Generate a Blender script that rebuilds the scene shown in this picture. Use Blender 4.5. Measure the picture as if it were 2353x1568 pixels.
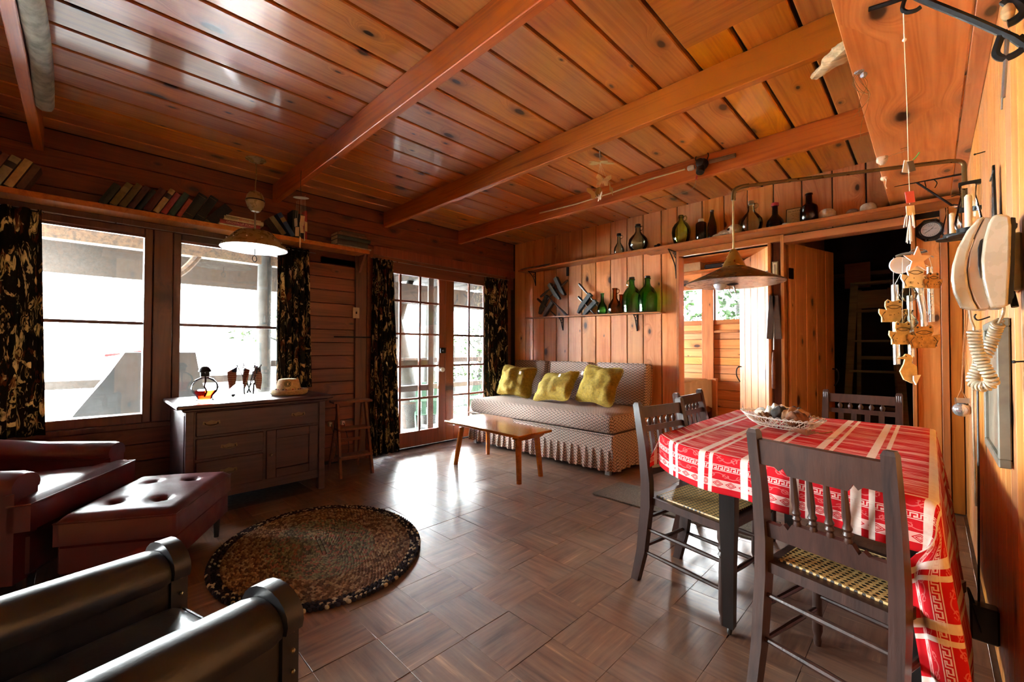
import bpy, bmesh, math, random
from mathutils import Vector, Matrix, Euler, noise
from math import pi, sin, cos, radians
random.seed(7)
S = bpy.context.scene
COL = S.collection
for o in list(bpy.data.objects): bpy.data.objects.remove(o)

# ---------------------------------------------------------------- camera
def rot_cam(yaw, pit, rol):
    fwd = Vector((-sin(yaw)*cos(pit), cos(yaw)*cos(pit), sin(pit)))
    right = Vector((cos(yaw), sin(yaw), 0)); up = right.cross(fwd)
    r2 = right*cos(rol)+up*sin(rol); u2 = -right*sin(rol)+up*cos(rol)
    m = Matrix.Identity(4)
    for i, v in enumerate((r2, u2, -fwd)):
        for j in range(3): m[j][i] = v[j]
    return m
cd = bpy.data.cameras.new('camera'); cam = bpy.data.objects.new('camera', cd); COL.objects.link(cam)
cam.matrix_world = Matrix.Translation((0, 0, 1.2)) @ rot_cam(0.778396, 0.0172068, 0.0024815)
cd.sensor_fit = 'HORIZONTAL'; cd.sensor_width = 36; cd.lens = 977.08/2353*36; cd.clip_start = .02; cd.clip_end = 2000
S.camera = cam

# ---------------------------------------------------------------- sky, light, exposure
SKY = 7.0
w = bpy.data.worlds.new('sky'); S.world = w; w.use_nodes = True
bg = w.node_tree.nodes['Background']; bg.inputs[0].default_value = (.93, .97, 1, 1); bg.inputs[1].default_value = SKY
w.cycles.sampling_method = 'AUTOMATIC'
def portal(loc, sx, sy, nrm):
    l = bpy.data.lights.new('window_portal', 'AREA'); l.shape = 'RECTANGLE'; l.size = sx; l.size_y = sy; l.cycles.is_portal = True
    o = bpy.data.objects.new('window_portal', l); COL.objects.link(o)
    n = Vector(nrm); o.matrix_world = Matrix.Translation(loc) @ n.to_track_quat('-Z', 'Z').to_matrix().to_4x4()
portal((-4.55, -.04, 1.38), .9, 1.5, (1, 0, 0)); portal((-4.55, .95, 1.38), .9, 1.5, (1, 0, 0))
portal((-4.55, 3.29, 1.17), 2.0, 2.0, (1, 0, 0))
portal((-4.56, -1.45, 1.4), 1.1, 1.4, (1, 0, 0))  # portal of the unseen added window
portal((-2.5, 7.16, 1.91), 1.4, .6, (0, -1, 0))
portal((-4.55, 5.9, 1.4), 1.3, 1.2, (1, 0, 0))
v = S.view_settings; v.view_transform = 'Standard'; v.look = 'None'; v.exposure = 4.62; v.gamma = 1; v.use_curve_mapping = False
S.display_settings.display_device = 'sRGB'
cy = S.cycles; cy.use_denoising = True
try: cy.denoiser = 'OPENIMAGEDENOISE'; cy.denoising_input_passes = 'RGB_ALBEDO_NORMAL'
except Exception: pass
cy.max_bounces = 10; cy.diffuse_bounces = 5; cy.glossy_bounces = 3; cy.transmission_bounces = 8; cy.transparent_max_bounces = 24
cy.caustics_reflective = False; cy.caustics_refractive = False; cy.sample_clamp_indirect = 6; cy.blur_glossy = 1

# ---------------------------------------------------------------- material nodes
class G:
    def __init__(s, name, rough=.5, metal=0, spec=.5, coat=0, coatr=.1):
        s.m = bpy.data.materials.new(name); s.m.use_nodes = True; s.t = s.m.node_tree
        s.b = s.t.nodes['Principled BSDF']; s.out = s.t.nodes['Material Output']
        s.set(Roughness=rough, Metallic=metal); s.b.inputs['Specular IOR Level'].default_value = spec
        s.b.inputs['Coat Weight'].default_value = coat; s.b.inputs['Coat Roughness'].default_value = coatr
    def put(s, inp, v):
        if hasattr(v, 'is_output'): s.t.links.new(v, inp)
        elif isinstance(v, (tuple, list)) and len(v) == 3 and inp.type == 'RGBA': inp.default_value = (*v, 1)
        else: inp.default_value = v
    def set(s, **k):
        for a, v in k.items(): s.put(s.b.inputs[a.replace('_', ' ')], v)
        return s
    def n(s, ty, ins=None, out=0, **at):
        d = s.t.nodes.new('ShaderNode'+ty)
        for a, v in at.items(): setattr(d, a, v)
        for a, v in (ins or {}).items(): s.put(d.inputs[a], v)
        return d.outputs[out]
    def ma(s, op, a, b=0., c=0., clamp=False): return s.n('Math', {0: a, 1: b, 2: c}, operation=op, use_clamp=clamp)
    def vm(s, op, a, b=(0, 0, 0)): return s.n('VectorMath', {0: a, 1: b}, operation=op)
    def mix(s, f, a, b, blend='MIX'):
        d = s.t.nodes.new('ShaderNodeMix'); d.data_type = 'RGBA'; d.blend_type = blend
        s.put(d.inputs[0], f); s.put(d.inputs[6], a); s.put(d.inputs[7], b); return d.outputs[2]
    def ramp(s, f, *st, interp='LINEAR'):
        d = s.t.nodes.new('ShaderNodeValToRGB'); s.put(d.inputs[0], f); e = d.color_ramp.elements; d.color_ramp.interpolation = interp
        while len(e) < len(st): e.new(.5)
        for i, (p, c) in enumerate(st):
            e[i].position = p; e[i].color = (c, c, c, 1) if isinstance(c, (int, float)) else (*c, 1)
        return d.outputs[0]
    def sstep(s, x, a, b): return s.n('MapRange', {0: x, 1: a, 2: b, 3: 0., 4: 1.}, interpolation_type='SMOOTHSTEP')
    def obj(s): return s.n('TexCoord', out=3)
    def uv(s): return s.n('TexCoord', out=2)
    def rnd(s): return s.n('ObjectInfo', out=5)
    def noise(s, vec, sc, det=2, ro=.5, dist=0., col=False): return s.n('TexNoise', {'Vector': vec, 'Scale': sc, 'Detail': det, 'Roughness': ro, 'Distortion': dist}, out=1 if col else 0)
    def bump(s, h, st=.3, d=.01): s.put(s.b.inputs['Normal'], s.n('Bump', {'Height': h, 'Strength': st, 'Distance': d})); return s
def hx(h, g=1.0):
    c = [int(h[i:i+2], 16)/255 for i in (0, 2, 4)]
    return tuple((x/12.92 if x < .04045 else ((x+.055)/1.055)**2.4)*g for x in c)
MATS = {}
def plain(name, col, rough=.5, metal=0, var=.12, nsc=12, bmp=0, bsc=60, spec=.5, coat=0):
    if name in MATS: return MATS[name]
    g = G(name, rough, metal, spec, coat); o = g.obj()
    f = g.noise(o, nsc, 4, .6)
    lo = tuple(c*(1-var*1.6) for c in col); hi = tuple(min(1, c*(1+var)) for c in col)
    g.set(Base_Color=g.ramp(f, (.3, lo), (.7, hi)))
    g.set(Roughness=g.n('MapRange', {0: g.noise(o, nsc*2.3, 3), 1: .3, 2: .7, 3: max(0, rough-.08), 4: min(1, rough+.08)}))
    if bmp: g.bump(g.noise(o, bsc, 3), bmp, .004)
    MATS[name] = g.m; return g.m
def pine(name, c1, c2, knot=(.035, .012, .006), rough=.33, coat=.25, tint=.35, knots=1., axis='X', sc=1., fine=1., weather=0):
    """knotty board: the grain runs along the object's own axis"""
    if name in MATS: return MATS[name]
    g = G(name, rough, 0, .5, coat, .12); r = g.rnd(); o = g.obj()
    if axis != 'X':
        sp = g.n('SeparateXYZ', {0: o}); d = sp.node
        o = g.n('CombineXYZ', {0: d.outputs['Z' if axis == 'Z' else 'Y'], 1: d.outputs['X'], 2: d.outputs['Y' if axis == 'Z' else 'Z']})
    off = g.n('CombineXYZ', {0: g.ma('MULTIPLY', r, 91.7), 1: g.ma('MULTIPLY', g.ma('FRACT', g.ma('MULTIPLY', r, 17.31)), 47.), 2: g.ma('MULTIPLY', r, 13.)})
    p = g.vm('ADD', o, off)
    kp = g.vm('MULTIPLY', p, (2.1*sc, 4.2*sc, .001))
    wob = g.vm('MULTIPLY', g.noise(p, 14, 2, col=True), (.05, .05, 0))
    vd = g.n('TexVoronoi', {'Vector': g.vm('ADD', kp, wob), 'Scale': 1., 'Randomness': .95}, voronoi_dimensions='2D').node
    cr = g.n('SeparateColor', {0: vd.outputs['Color']}); has = g.ma('GREATER_THAN', cr, 1-.55*knots)
    size = g.ma('MULTIPLY_ADD', g.ma('POWER', cr.node.outputs[1], 2.), .13, .028)
    d = g.ma('DIVIDE', vd.outputs['Distance'], size)
    near = g.ma('MULTIPLY', g.ma('SUBTRACT', 1., g.sstep(d, .2, 4.)), has)
    xyz = g.n('SeparateXYZ', {0: p}).node
    gv = g.n('CombineXYZ', {0: g.ma('MULTIPLY', xyz.outputs[0], .55*sc), 1: g.ma('ADD', g.ma('MULTIPLY', xyz.outputs[1], 11*sc), g.ma('MULTIPLY', near, 1.1)), 2: g.ma('MULTIPLY', xyz.outputs[2], 11*sc)})
    band = g.noise(gv, 1.6, 4, .55, .7)
    ring = g.ma('MULTIPLY_ADD', g.ma('SINE', g.ma('MULTIPLY', g.noise(gv, .9, 2, .5, .4), 62.)), .5, .5)
    fib = g.noise(g.vm('MULTIPLY', p, (5, 170, 170)), 1., 2)
    f = g.ma('ADD', g.ma('MULTIPLY', band, .78), g.ma('ADD', g.ma('MULTIPLY', ring, .11*fine), g.ma('MULTIPLY', fib, .16*fine)))
    c = g.ramp(f, (.28, c2), (.5, tuple(a*.6+b*.4 for a, b in zip(c1, c2))), (.72, c1))
    # broad stain of its own along the board
    st = g.sstep(g.noise(g.vm('MULTIPLY', p, (1.3, 5, 5)), 1., 3, .5, .5), .56, .8)
    c = g.mix(g.ma('MULTIPLY', st, .35), c, tuple(x*.42 for x in c2))
    if weather: c = g.mix(g.ma('MULTIPLY', g.sstep(g.noise(g.vm('MULTIPLY', p, (2, 26, 26)), 1., 4, .6), .42, .7), weather), c, (.03, .028, .025))
    # individual tone of every board
    t = g.ma('FRACT', g.ma('MULTIPLY', r, 7.77))
    hs = g.n('HueSaturation', {'Color': c, 'Hue': g.ma('MULTIPLY_ADD', g.ma('FRACT', g.ma('MULTIPLY', r, 3.3)), .010, .4945), 'Saturation': g.ma('MULTIPLY_ADD', t, .14, .98), 'Value': g.ma('MULTIPLY_ADD', t, tint, 1-tint*.5)})
    halo = g.ma('MULTIPLY', g.ma('SUBTRACT', 1., g.sstep(d, .7, 2.3)), has); core = g.ma('MULTIPLY', g.ma('SUBTRACT', 1., g.sstep(d, .55, 1.0)), has)
    c = g.mix(g.ma('MULTIPLY', halo, .55), hs, tuple(x*.35 for x in c2)); c = g.mix(g.ma('MULTIPLY', core, .93), c, knot)
    g.set(Base_Color=c)
    g.set(Roughness=g.ma('MULTIPLY_ADD', g.noise(p, 6, 3), .22, rough-.11))
    g.bump(g.ma('ADD', g.ma('MULTIPLY', fib, .5), g.ma('ADD', g.ma('MULTIPLY', band, .6), g.ma('MULTIPLY', core, -.6))), .22, .004)
    MATS[name] = g.m; return g.m
def glassy(name, col, rough=.03, ior=1.45, dust=0., edge=0.):
    """thin clear or coloured glass: tinted see-through plus a Fresnel reflection"""
    if name in MATS: return MATS[name]
    g = G(name); t = g.t; t.nodes.remove(g.b)
    lw = g.n('LayerWeight', {'Blend': .5}, out=1)
    c = g.mix(g.ma('POWER', lw, 2.2), col, tuple(x*(1-edge) for x in col)) if edge else col
    tr = g.n('BsdfTransparent', {'Color': c}); gl = g.n('BsdfGlossy', {'Color': (1, 1, 1), 'Roughness': rough})
    mx = t.nodes.new('ShaderNodeMixShader'); g.put(mx.inputs[0], g.n('Fresnel', {'IOR': ior})); g.put(mx.inputs[1], tr); g.put(mx.inputs[2], gl); sh = mx.outputs[0]
    if dust:
        o = g.obj(); a = g.sstep(g.noise(o, 5, 5, .65, .8), .5, .85); b = g.sstep(g.noise(o, 90, 2), .68, .76)
        m2 = t.nodes.new('ShaderNodeMixShader'); g.put(m2.inputs[0], g.ma('MULTIPLY', g.ma('MAXIMUM', a, g.ma('MULTIPLY', b, 1.5)), dust)); g.put(m2.inputs[1], sh)
        g.put(m2.inputs[2], g.n('BsdfDiffuse', {'Color': (.6, .6, .57)})); sh = m2.outputs[0]
    g.put(g.out.inputs[0], sh); MATS[name] = g.m; return g.m

# ---------------------------------------------------------------- mesh builder
class MB:
    def __init__(s): s.v = []; s.f = []; s.uvs = None
    def add(s, vs, fs, M=None):
        b = len(s.v); s.v += [tuple(M @ Vector(p)) if M else tuple(p) for p in vs]; s.f += [tuple(i+b for i in f) for f in fs]; return s
    def box(s, x0, x1, y0, y1, z0, z1, M=None):
        return s.add([(x0, y0, z0), (x1, y0, z0), (x1, y1, z0), (x0, y1, z0), (x0, y0, z1), (x1, y0, z1), (x1, y1, z1), (x0, y1, z1)],
                     [(3, 2, 1, 0), (4, 5, 6, 7), (0, 1, 5, 4), (1, 2, 6, 5), (2, 3, 7, 6), (3, 0, 4, 7)], M)
    def rbox(s, x0, x1, y0, y1, z0, z1, c=.005, M=None):
        """box with all edges chamfered"""
        vs = []; X = (x0, x1); Y = (y0, y1); Z = (z0, z1); idx = {}
        for i in (0, 1):
            for j in (0, 1):
                for k in (0, 1):
                    sx, sy, sz = (1-2*i)*c, (1-2*j)*c, (1-2*k)*c
                    for a, p in enumerate(((X[i], Y[j]+sy, Z[k]+sz), (X[i]+sx, Y[j], Z[k]+sz), (X[i]+sx, Y[j]+sy, Z[k]))):
                        idx[i, j, k, a] = len(vs); vs.append(p)
        I = lambda *a: idx[a]; fs = []
        for i in (0, 1): q = [I(i, 0, 0, 0), I(i, 1, 0, 0), I(i, 1, 1, 0), I(i, 0, 1, 0)]; fs.append(q if i else q[::-1])
        for j in (0, 1): q = [I(0, j, 0, 1), I(1, j, 0, 1), I(1, j, 1, 1), I(0, j, 1, 1)]; fs.append(q[::-1] if j else q)
        for k in (0, 1): q = [I(0, 0, k, 2), I(1, 0, k, 2), I(1, 1, k, 2), I(0, 1, k, 2)]; fs.append(q if k else q[::-1])
        for i in (0, 1):
            for j in (0, 1):
                fs.append([I(i, j, 0, 0), I(i, j, 0, 1), I(i, j, 1, 1), I(i, j, 1, 0)])
                fs.append([I(i, 0, j, 0), I(i, 0, j, 2), I(i, 1, j, 2), I(i, 1, j, 0)])
                fs.append([I(0, i, j, 1), I(0, i, j, 2), I(1, i, j, 2), I(1, i, j, 1)])
                for k in (0, 1): fs.append([I(i, j, k, 0), I(i, j, k, 1), I(i, j, k, 2)])
        return s.add(vs, fs, M)
    def tube(s, pts, r, n=8, M=None, cap=True, flat=None):
        P = [Vector(p) for p in pts]; m = len(P); R = r if isinstance(r, (list, tuple)) else [r]*m
        vs = []; fs = []; up = None
        for i, p in enumerate(P):
            t = (P[min(i+1, m-1)]-P[max(i-1, 0)]).normalized()
            if up is None: up = Vector((0, 0, 1)) if abs(t.z) < .9 else Vector((1, 0, 0))
            a = t.cross(up).normalized(); bb = a.cross(t).normalized(); up = bb
            for k in range(n):
                an = 2*pi*k/n; vs.append(p+a*cos(an)*R[i]+bb*sin(an)*R[i]*(flat or 1))
        for i in range(m-1):
            for k in range(n): fs.append((i*n+k, i*n+(k+1) % n, (i+1)*n+(k+1) % n, (i+1)*n+k))
        if cap: fs.append(tuple(range(n))[::-1]); fs.append(tuple((m-1)*n+k for k in range(n)))
        return s.add(vs, fs, M)
    def lathe(s, prof, n=20, M=None, fn=None):
        """prof: (radius, height) pairs from the bottom up"""
        vs = []; fs = []; m = len(prof)
        for i, (r, z) in enumerate(prof):
            for k in range(n):
                a = 2*pi*k/n; q = fn(r, z, a) if fn else r; vs.append((q*cos(a), q*sin(a), z))
        for i in range(m-1):
            for k in range(n): fs.append((i*n+k, i*n+(k+1) % n, (i+1)*n+(k+1) % n, (i+1)*n+k))
        if prof[0][0] > 1e-5: fs.append(tuple(range(n))[::-1])
        if prof[-1][0] > 1e-5: fs.append(tuple((m-1)*n+k for k in range(n)))
        return s.add(vs, fs, M)
    def prism(s, out, z0, z1, M=None):
        n = len(out); vs = [(x, y, z0) for x, y in out]+[(x, y, z1) for x, y in out]
        fs = [tuple(range(n))[::-1], tuple(range(n, 2*n))]+[(i, (i+1) % n, n+(i+1) % n, n+i) for i in range(n)]
        return s.add(vs, fs, M)
    def grid(s, fn, nu, nv, M=None, closeu=False):
        vs = [fn(i/(nu if closeu else nu-1), j/(nv-1)) for j in range(nv) for i in range(nu)]; fs = []
        for j in range(nv-1):
            for i in range(nu if closeu else nu-1):
                i2 = (i+1) % nu; fs.append((j*nu+i, j*nu+i2, (j+1)*nu+i2, (j+1)*nu+i))
        return s.add(vs, fs, M)
    def ball(s, c, rx, ry=None, rz=None, n=12, m=8, M=None, fn=None):
        ry = ry or rx; rz = rz or rx; T = Matrix.Translation(c)
        if M: T = M @ T
        vs = [(0, 0, -rz)]; fs = []
        for j in range(1, m):
            ph = -pi/2+pi*j/m
            for k in range(n):
                a = 2*pi*k/n; q = fn(a, ph) if fn else 1; vs.append((rx*cos(ph)*cos(a)*q, ry*cos(ph)*sin(a)*q, rz*sin(ph)*q))
        vs.append((0, 0, rz)); L = len(vs)-1
        for k in range(n): fs.append((0, 1+(k+1) % n, 1+k)); fs.append((L, L-n+k, L-n+(k+1) % n))
        for j in range(m-2):
            for k in range(n): fs.append((1+j*n+k, 1+j*n+(k+1) % n, 1+(j+1)*n+(k+1) % n, 1+(j+1)*n+k))
        return s.add(vs, fs, T)
    def mesh(s, name, smooth=35):
        me = bpy.data.meshes.new(name); me.from_pydata(s.v, [], s.f); me.validate()
        bm = bmesh.new(); bm.from_mesh(me); bmesh.ops.recalc_face_normals(bm, faces=bm.faces); bm.to_mesh(me); bm.free()
        if smooth and len(me.polygons):
            me.shade_smooth()
            if smooth < 180: me.set_sharp_from_angle(angle=radians(smooth))
        return me
    def build(s, name, mat, parent=None, loc=None, rot=None, smooth=35, sub=0, mat4=None):
        me = s.mesh(name, smooth); o = bpy.data.objects.new(name, me); COL.objects.link(o); me.materials.append(mat)
        if parent: o.parent = parent
        if mat4 is not None: o.matrix_basis = mat4
        if loc is not None: o.location = loc
        if rot is not None: o.rotation_euler = rot
        if sub: m = o.modifiers.new('sub', 'SUBSURF'); m.levels = sub; m.render_levels = sub
        return o
def tag(o, label=None, cat=None, group=None, kind=None):
    for k, v in (('label', label), ('category', cat), ('group', group), ('kind', kind)):
        if v: o[k] = v
    return o
def empty(name, label, cat, loc=(0, 0, 0), rz=0, group=None, rot=None):
    o = bpy.data.objects.new(name, None); COL.objects.link(o); o.empty_display_size = .05; o.location = loc; o.rotation_euler = rot or (0, 0, rz)
    return tag(o, label, cat, group)
def frame(org, x, z):
    x = Vector(x).normalized(); z = Vector(z).normalized(); y = z.cross(x); m = Matrix.Identity(4)
    for i, q in enumerate((x, y, z, Vector(org))):
        for j in range(3): m[j][i] = q[j]
    return m
def Tr(x, y, z): return Matrix.Translation((x, y, z))
def Rx(a): return Matrix.Rotation(a, 4, 'X')
def Ry(a): return Matrix.Rotation(a, 4, 'Y')
def Rz(a): return Matrix.Rotation(a, 4, 'Z')
def plank(parent, mat, L, W, T, org, x, z, c=.004, name='plank'):
    """board: length along x, face towards z, origin at the middle of its back"""
    b = MB(); h = W/2
    b.prism([(-h, 0), (h, 0), (h, T-c), (h-c, T), (-h+c, T), (-h, T-c)], -L/2, L/2, Matrix(((0, 0, 1, 0), (1, 0, 0, 0), (0, 1, 0, 0), (0, 0, 0, 1))))
    return b.build(name, mat, parent, smooth=0, mat4=frame(org, x, z))
def ckey(pts, closed=False, n=8):
    """Catmull-Rom through points"""
    P = [Vector(p) for p in pts]; out = []; m = len(P)
    for i in range(m if closed else m-1):
        g = (lambda k: P[k % m]) if closed else (lambda k: P[max(0, min(m-1, k))])
        a, b, c, d = g(i-1), g(i), g(i+1), g(i+2)
        for k in range(n):
            t = k/n; out.append(.5*((2*b)+(c-a)*t+(2*a-5*b+4*c-d)*t*t+(3*b-a-3*c+d)*t**3))
    if not closed: out.append(P[-1])
    return out
# ================================================================ the setting
PC = pine('ceiling_pine', hx('d68d4c'), hx('a4582a'), tint=.3, rough=.34, coat=.8)
PW = pine('wall_pine', hx('e0a06c'), hx('b87040'), tint=.3, rough=.36, coat=.2)
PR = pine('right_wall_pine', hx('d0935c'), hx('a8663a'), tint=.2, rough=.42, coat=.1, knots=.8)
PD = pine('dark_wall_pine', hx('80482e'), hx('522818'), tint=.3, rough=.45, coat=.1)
PB = pine('beam_fir', hx('bc6a38'), hx('76381a'), tint=.1, rough=.45, coat=.1, knots=.5, sc=.8, fine=2.2)
PT = pine('trim_pine', hx('c07c46'), hx('91522a'), tint=.15, rough=.4, coat=.15, knots=.6, axis='Z')
PTX = pine('shelf_pine', hx('b87440'), hx('8a4c26'), tint=.2, rough=.38, coat=.2, knots=.6)
DF = pine('window_frame_wood', hx('64392a'), hx('402318'), tint=.1, rough=.4, coat=.15, knots=.2, axis='Z')
DRED = pine('door_wood', hx('8e4a2c'), hx('683018'), tint=.1, rough=.38, coat=.2, knots=.1, axis='Z')
BACK = plain('groove_dark', (.018, .009, .006), .9)
GLASS = glassy('window_glass', (.93, .95, .94), .02, 1.45, dust=.12)
BLK = plain('black_iron', (.012, .012, .013), .5, .6, bmp=.25, bsc=90)
WX, BY, RX, CZ = -4.41, 4.525, .17, 2.74
def struct(name, mb, mat, **k): o = mb.build(name, mat, smooth=0, **k); o['kind'] = 'structure'; return o

# floor: a slab with loose vinyl tiles laid on it
g = G('vinyl_tile', .3, 0, .5, .3, .25); o = g.obj(); r = g.rnd()
off = g.n('CombineXYZ', {0: g.ma('MULTIPLY', r, 71.), 1: g.ma('MULTIPLY', r, 37.)}); p = g.vm('ADD', o, off)
a = g.noise(g.vm('MULTIPLY', p, (2.6, 38, 1)), 1., 4, .62, .3); b = g.noise(g.vm('MULTIPLY', p, (1.6, 9, 1)), 1., 3)
c = g.ramp(g.ma('ADD', g.ma('MULTIPLY', a, .7), g.ma('MULTIPLY', b, .35)), (.34, hx('4a3023')), (.47, hx('6c4a38')), (.62, hx('805c45')), (.74, hx('b88e66')))
c = g.n('HueSaturation', {'Color': c, 'Hue': .5, 'Saturation': .95, 'Value': g.ma('MULTIPLY_ADD', g.ma('FRACT', g.ma('MULTIPLY', r, 9.3)), .22, .86)})
wo = g.vm('ADD', g.n('NewGeometry'), (0, 0, 0)); worn = g.sstep(g.noise(wo, 2.2, 5, .65, .3), .38, .8)
c = g.mix(g.ma('MULTIPLY', worn, .42), c, (.26, .22, .18)); spots = g.sstep(g.noise(wo, 60, 2, .6), .72, .78); c = g.mix(g.ma('MULTIPLY', spots, .7), c, (.02, .015, .012))
g.set(Base_Color=c, Roughness=g.ma('MULTIPLY_ADD', g.noise(wo, 7, 4), .34, .20))
g.bump(g.ma('ADD', g.noise(wo, 9, 3), g.ma('MULTIPLY', a, .15)), .35, .006); TILE = g.m
fl = struct('floor', MB().box(-4.6, .4, -2.5, 9, -.12, -.0035), plain('subfloor', hx('4a372c'), .5))
PIT = .2565
def vis(x, y, m=.25):
    d = -x*.702+y*.712; l = x*.712+y*.702
    return d > 1.32 and abs(l) < d*1.204+m
tiles = []
for i in range(-14, 7):
    for j in range(-5, 15):
        cx, cy_ = -1.13+PIT*(i+.5), 1.132+PIT*(j+.5)
        if cx < WX+.02 or cx > RX or cy_ > BY or not vis(cx, cy_): continue
        if cx < -2.2 and cy_ > 3.95 or cx < -3.75 and cy_ < 1.5: continue
        tiles.append((cx*cx+cy_*cy_, cx, cy_, i, j))
tiles.sort()
for _, cx, cy_, i, j in tiles[:296]:
    h = PIT/2-.0006; bb = MB().rbox(-h, h, -h, h, -.003, 0, .0007)
    t = bb.build('tile', TILE, fl, smooth=0, loc=(cx+random.uniform(-.0008, .0008), cy_+random.uniform(-.0008, .0008), random.uniform(-.0007, .0002)),
             rot=(random.gauss(0, .0035), random.gauss(0, .0035), (pi/2 if (i+j) % 2 else 0)+random.gauss(0, .003)))

# ceiling boards over the beams
ce = struct('ceiling', MB().box(-4.6, .4, -2.5, BY+.1, CZ+.03, CZ+.1), BACK)
cj = [WX, -4.215, -4.01, -3.81, -3.60, -3.382, -3.167, -2.955, -2.738, -2.517, -2.284, -2.076, -1.837, -1.61, -1.36, -1.13, -.894, -.67, -.43, -.2, .0, RX]
for a, b in zip(cj, cj[1:]):
    plank(ce, PC, 6.9, b-a-.018, .03, ((a+b)/2, 1.08, CZ+.03), (0, 1, 0), (0, 0, -1), .005)
for n, yb in enumerate((-.25, 1.25, 2.39, 3.46)):
    bm_ = MB().rbox(-2.29, 2.29, 0, .05, -.17, 0, .004); o = bm_.build('beam', PB, ce, loc=(-2.12, yb, CZ), smooth=0)

# window wall
ww = struct('wall_left', MB().box(-4.53, WX-.022, -2.5, -2.0, 0, CZ+.03).box(-4.53, WX-.022, -.9, -.47, 0, CZ+.03).box(-4.53, WX-.022, -2.0, -.9, 0, .7).box(-4.53, WX-.022, -2.0, -.9, 2.1, CZ+.03).box(-4.53, WX-.022, .395, .52, 0, CZ+.03).box(-4.53, WX-.022, 1.385, 2.265, 0, CZ+.03)
     .box(-4.53, WX-.022, 4.325, BY+.1, 0, CZ+.03).box(-4.53, WX-.022, -.47, 1.385, 2.13, CZ+.03).box(-4.53, WX-.022, -.47, 1.385, 0, .61).box(-4.53, WX-.022, 2.265, 4.325, 2.24, CZ+.03).box(-4.53, WX-.022, 2.265, 4.325, -.1, .015), BACK)
zz = 2.74
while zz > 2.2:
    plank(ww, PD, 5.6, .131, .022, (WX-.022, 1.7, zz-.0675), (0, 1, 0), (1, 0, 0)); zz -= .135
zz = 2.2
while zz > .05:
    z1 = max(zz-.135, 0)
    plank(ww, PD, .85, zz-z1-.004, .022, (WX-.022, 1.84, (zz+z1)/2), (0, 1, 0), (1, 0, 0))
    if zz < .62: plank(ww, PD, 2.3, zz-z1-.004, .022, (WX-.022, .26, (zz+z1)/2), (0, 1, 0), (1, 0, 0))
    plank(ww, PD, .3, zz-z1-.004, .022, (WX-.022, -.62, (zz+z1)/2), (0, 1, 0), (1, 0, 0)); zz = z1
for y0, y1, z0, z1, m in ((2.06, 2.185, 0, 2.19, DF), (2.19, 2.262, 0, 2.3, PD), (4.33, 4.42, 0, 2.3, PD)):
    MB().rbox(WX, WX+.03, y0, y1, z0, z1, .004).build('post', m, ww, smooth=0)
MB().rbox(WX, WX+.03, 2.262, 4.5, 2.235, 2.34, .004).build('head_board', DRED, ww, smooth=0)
# windows
for n, (a, b) in enumerate(((-.42, .343), (.573, 1.335))):
    f = MB(); x0, x1 = -4.52, WX+.012
    f.rbox(x0, x1, a-.052, a, .61, 2.14).rbox(x0, x1, b, b+.052, .61, 2.14).rbox(x0, x1, a, b, 2.087, 2.14).rbox(x0, x1, a, b, .61, .68)
    wn = struct(f'window_{n+1}', f, DF)
    MB().box(-4.462, -4.456, a, b, .68, 2.087).build('pane', GLASS, wn, smooth=0)
    MB().rbox(-4.48, -4.435, a, b, 1.377, 1.402).build('glazing_bar', DF, wn, smooth=0)
    pass
f = MB(); f.rbox(-4.52, WX+.012, -2.0, -1.95, .7, 2.1).rbox(-4.52, WX+.012, -.95, -.9, .7, 2.1).rbox(-4.52, WX+.012, -2.0, -.9, .7, .76).rbox(-4.52, WX+.012, -2.0, -.9, 2.04, 2.1).rbox(-4.48, -4.44, -1.97, -.93, 1.38, 1.41); wn = struct('window_6', f, DF); MB().box(-4.462, -4.456, -1.95, -.95, .76, 2.04).build('pane', GLASS, wn, smooth=0)  # unseen window, added to light the right wall
MB().rbox(WX-.02, WX+.05, -.5, 1.42, .57, .612).build('sill', DF, ww, smooth=0)
MB().rbox(WX, WX+.022, .398, .518, .61, 2.14).build('mullion_board', DF, ww, smooth=0)
MB().rbox(WX, WX+.02, -.55, 1.45, 2.14, 2.19).build('head_board', DF, ww, smooth=0)
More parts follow.
